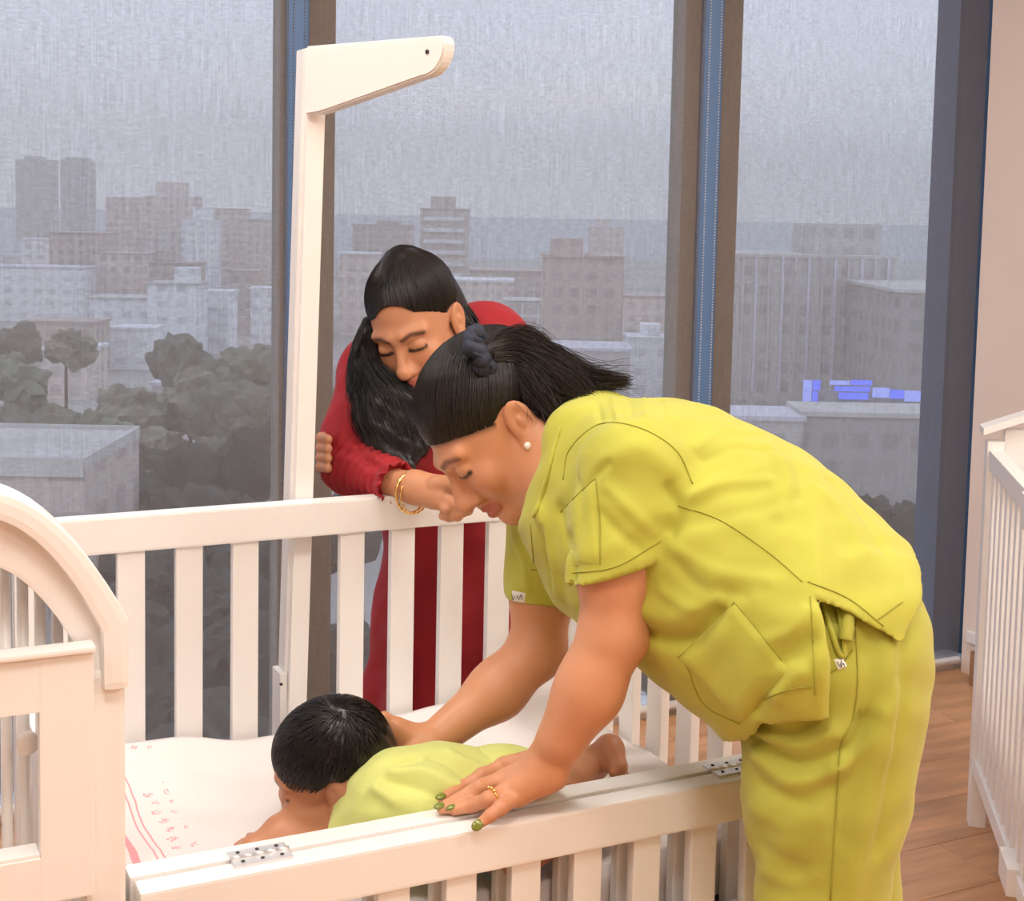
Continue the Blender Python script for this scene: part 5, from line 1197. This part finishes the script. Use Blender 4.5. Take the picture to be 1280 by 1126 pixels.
# middle window
B(440, 512, 282, 350, 'brown', 'long brown skyline block left of the stepped tower', 'brownr', cap=(0.4, 0.8, 2))
B(524, 584, 262, 360, 'brown', 'stepped brown tower with pale balcony stripes on the skyline', 'brownr', cap=(0.2, 0.7, 5), slabs=6)
B(586, 690, 340, 400, 'brown', 'low brown terrace behind the white window grid', 'brownr')
B(424, 470, 318, 420, 'pink', 'pale pinkish block by the left mullion behind the woman in red', 'whiter')
B(560, 640, 352, 420, 'pink', 'pale mid-rise behind the red shoulder', 'whiter')
e, w, h, dp = B(630, 692, 378, 450, 'grey', 'grey house with white gridded window frame', 'greyr', dep=12)
for i in range(4): box_local('frame_post', (-w/2+0.3+i*(w-0.8)/3, -0.35, h*0.28), (-w/2+0.7+i*(w-0.8)/3, 0.0, h), ROOFS['whiter'], e)
for i in range(4): box_local('frame_beam', (-w/2+0.3, -0.3, h*0.28+i*h*0.235), (w/2-0.1, 0.0, h*0.28+i*h*0.235+0.45), ROOFS['whiter'], e)
B(736, 778, 284, 360, 'pink', 'slim pale tower behind the broad brown tower', 'whiter', cap=(0.2, 0.6, 3))
B(676, 776, 322, 480, 'brown', 'broad brown tower right of the window grid', 'brownr', cap=(0.1, 0.5, 3), slabs=0)
B(778, 850, 372, 440, 'pink', 'low pinkish row next to the right mullion', 'brownr')
B(784, 842, 424, 500, 'white', 'white house low down beside the right mullion', 'whiter', cap=(0.3, 0.7, 2))
B(690, 786, 438, 520, 'grey', 'low grey block below the broad brown tower', 'lav')
# right window
e, w, h, dp = B(916, 1112, 322, 520, 'grey', 'wide ribbed grey block behind the right window', 'greyr', cap=(0.5, 0.95, 5))
for i in range(12): box_local('rib', (-w/2+(i+0.3)*w/12, -0.5, h*0.15), (-w/2+(i+0.3)*w/12+w/60, 0.0, h), ROOFS['lav'] if i % 2 else ROOFS['greyr'], e)
B(1112, 1250, 366, 560, 'dark', 'dark broad block right of the ribbed block', 'greyr', dep=30)
B(900, 1000, 524, 640, 'grey', 'low house with pale roof under the ribbed block', 'lav', dep=8)
B(1000, 1180, 520, 640, 'dark', 'low dark block under the blue lit sign', 'greyr', dep=8)
sg = empty('lit_sign', 'glowing blue sign on the low dark block', 'sign', tuple(onY(1075, 520, depth(onZ(1090, 640, GZ))*0.86)), None, -AL)
BLUE = emit('blue_led', (0.14, 0.20, 1.0), 2.2); BLUE2 = emit('pale_blue_led', (0.36, 0.42, 1.0), 2.0)
sd = depth(sg.location); k = sd/F
sg.location = Vector(P(1075, 518, sd))
for nm, x0, x1, y0, y1, m in (('letter_block', 1003, 1013, 476, 508, BLUE2), ('letter_block', 1015, 1024, 476, 488, BLUE), ('letter_block', 1015, 1021, 490, 506, BLUE), ('letter_block', 1036, 1060, 476, 481, BLUE2), ('letter_block', 1042, 1086, 483, 489, BLUE), ('letter_block', 1048, 1084, 491, 499, BLUE), ('letter_block', 1062, 1088, 475, 481, BLUE),
                           ('letter_block', 1090, 1110, 484, 496, BLUE2), ('letter_block', 1112, 1128, 486, 497, BLUE), ('letter_block', 1130, 1150, 487, 500, BLUE2)):
    box_local(nm, ((x0-1075)*k, -0.2, (518-y1)*k), ((x1-1075)*k, 0.2, (518-y0)*k), m, sg)
box_local('sign_support', (-70*k, 0.2, -3), (70*k, 0.5, 30*k), FAC['dark'], sg)
# trees
LEAF = [mat('leaf_dark', (0.17, 0.165, 0.125), 0.9, var=0.25, scale=1.2), mat('leaf_olive', (0.24, 0.225, 0.17), 0.9, var=0.5, scale=1.0), mat('leaf_green', (0.20, 0.21, 0.15), 0.9, var=0.4, scale=1.0), mat('leaf_near_dim', (0.055, 0.058, 0.045), 0.9, var=0.4, scale=1.0)]
BARK = mat('bark', (0.10, 0.07, 0.05), 0.9)
TM = []
for s in range(4):
    bm = bmesh.new()
    for q in range(9):
        a = random.random()*6.28; rr = random.uniform(0.1, 0.55); c = (rr*math.cos(a), rr*math.sin(a), random.uniform(-0.25, 0.45))
        bmesh.ops.create_icosphere(bm, subdivisions=3, radius=random.uniform(0.32, 0.55), matrix=Matrix.Translation(c))
    for v in bm.verts: v.co *= 1+0.16*math.sin(9*v.co.x+s)*math.sin(11*v.co.y)*math.sin(10*v.co.z+2)+random.uniform(-0.11, 0.11)
    me = bpy.data.meshes.new('crown'); bm.to_mesh(me); bm.free(); me.materials.append(LEAF[s % 3]); TM.append(me)
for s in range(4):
    me = TM[s].copy(); me.materials.clear(); me.materials.append(LEAF[3]); TM.append(me)  # same crowns in darker leaves for near trees, dimness of the low view coloured in
bm = bmesh.new(); bmesh.ops.create_cone(bm, segments=7, radius1=0.3, radius2=0.18, depth=1.0, cap_ends=True, matrix=Matrix.Translation((0, 0, 0.5))); TRK = bpy.data.meshes.new('trunk'); bm.to_mesh(TRK); bm.free(); TRK.materials.append(BARK)
def tree(px, ytop, dist, rad, i):
    rad *= 0.74
    p = P(px, ytop, dist); h = max(6.0, float(p[2])-GZ)
    t = empty('tree', '%s leafy tree %s, seen through the %s blind' % ('dark' if dist < 92 else 'greyish', 'low among the nearest gardens' if dist < 70 else ('below the houses' if dist < 125 else 'between the city houses'), 'left' if px < 350 else ('middle' if px < 870 else 'right')), 'tree', (p[0], p[1], GZ), 'trees between the city houses')
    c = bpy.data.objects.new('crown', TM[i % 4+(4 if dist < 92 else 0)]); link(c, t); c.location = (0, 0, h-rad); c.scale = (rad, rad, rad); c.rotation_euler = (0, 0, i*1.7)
    k_ = bpy.data.objects.new('trunk', TRK); link(k_, t); k_.scale = (1, 1, max(1.0, h-1.3*rad))
TREES = [(25, 392, 190, 6), (82, 404, 185, 5), (10, 430, 150, 6), (220, 412, 165, 7), (262, 432, 155, 8), (238, 448, 135, 7), (320, 420, 150, 6), (290, 470, 120, 6), (330, 470, 110, 5), (150, 470, 130, 6), (110, 500, 115, 6), (50, 500, 110, 6), (10, 490, 115, 6),
         (170, 520, 95, 5), (130, 560, 85, 5), (220, 545, 90, 5), (270, 530, 95, 5), (325, 520, 90, 4.5), (180, 590, 75, 4.5), (240, 600, 72, 4.5), (300, 600, 72, 4.5), (340, 640, 66, 4), (150, 640, 66, 4), (210, 670, 60, 4), (280, 690, 58, 4), (170, 740, 52, 3.5), (240, 760, 50, 3.5), (320, 760, 50, 3.5), (200, 830, 46, 3.2), (280, 850, 44, 3.2),
         (430, 470, 130, 6), (600, 470, 140, 6), (660, 460, 150, 6), (730, 490, 120, 6), (800, 500, 115, 6), (850, 520, 100, 5), (430, 600, 75, 4), (460, 760, 52, 3.5), (950, 560, 90, 5), (1010, 590, 80, 5), (1080, 600, 80, 5), (1150, 610, 78, 5), (1190, 660, 66, 4), (1150, 720, 56, 4), (1180, 780, 50, 3.5), (820, 640, 70, 4), (860, 760, 52, 3.5)]
for i, (a, b, c, r) in enumerate(TREES): tree(a, b, c, r, i)

# light coastal haze over the city
hm = bpy.data.materials.new('haze'); hm.use_nodes = True; n = hm.node_tree; n.nodes.clear()
o_ = n.nodes.new('ShaderNodeOutputMaterial'); vs2 = n.nodes.new('ShaderNodeVolumeScatter'); vs2.inputs['Color'].default_value = (0.97, 0.95, 0.95, 1); vs2.inputs['Density'].default_value = 0.0008
n.links.new(vs2.outputs[0], o_.inputs['Volume'])
hz_ = box('haze', (-900, 14, GZ-0.5), (1500, 1500, 90), hm); tag(hz_, 'thin grey haze hanging over the city', 'haze', kind='stuff')
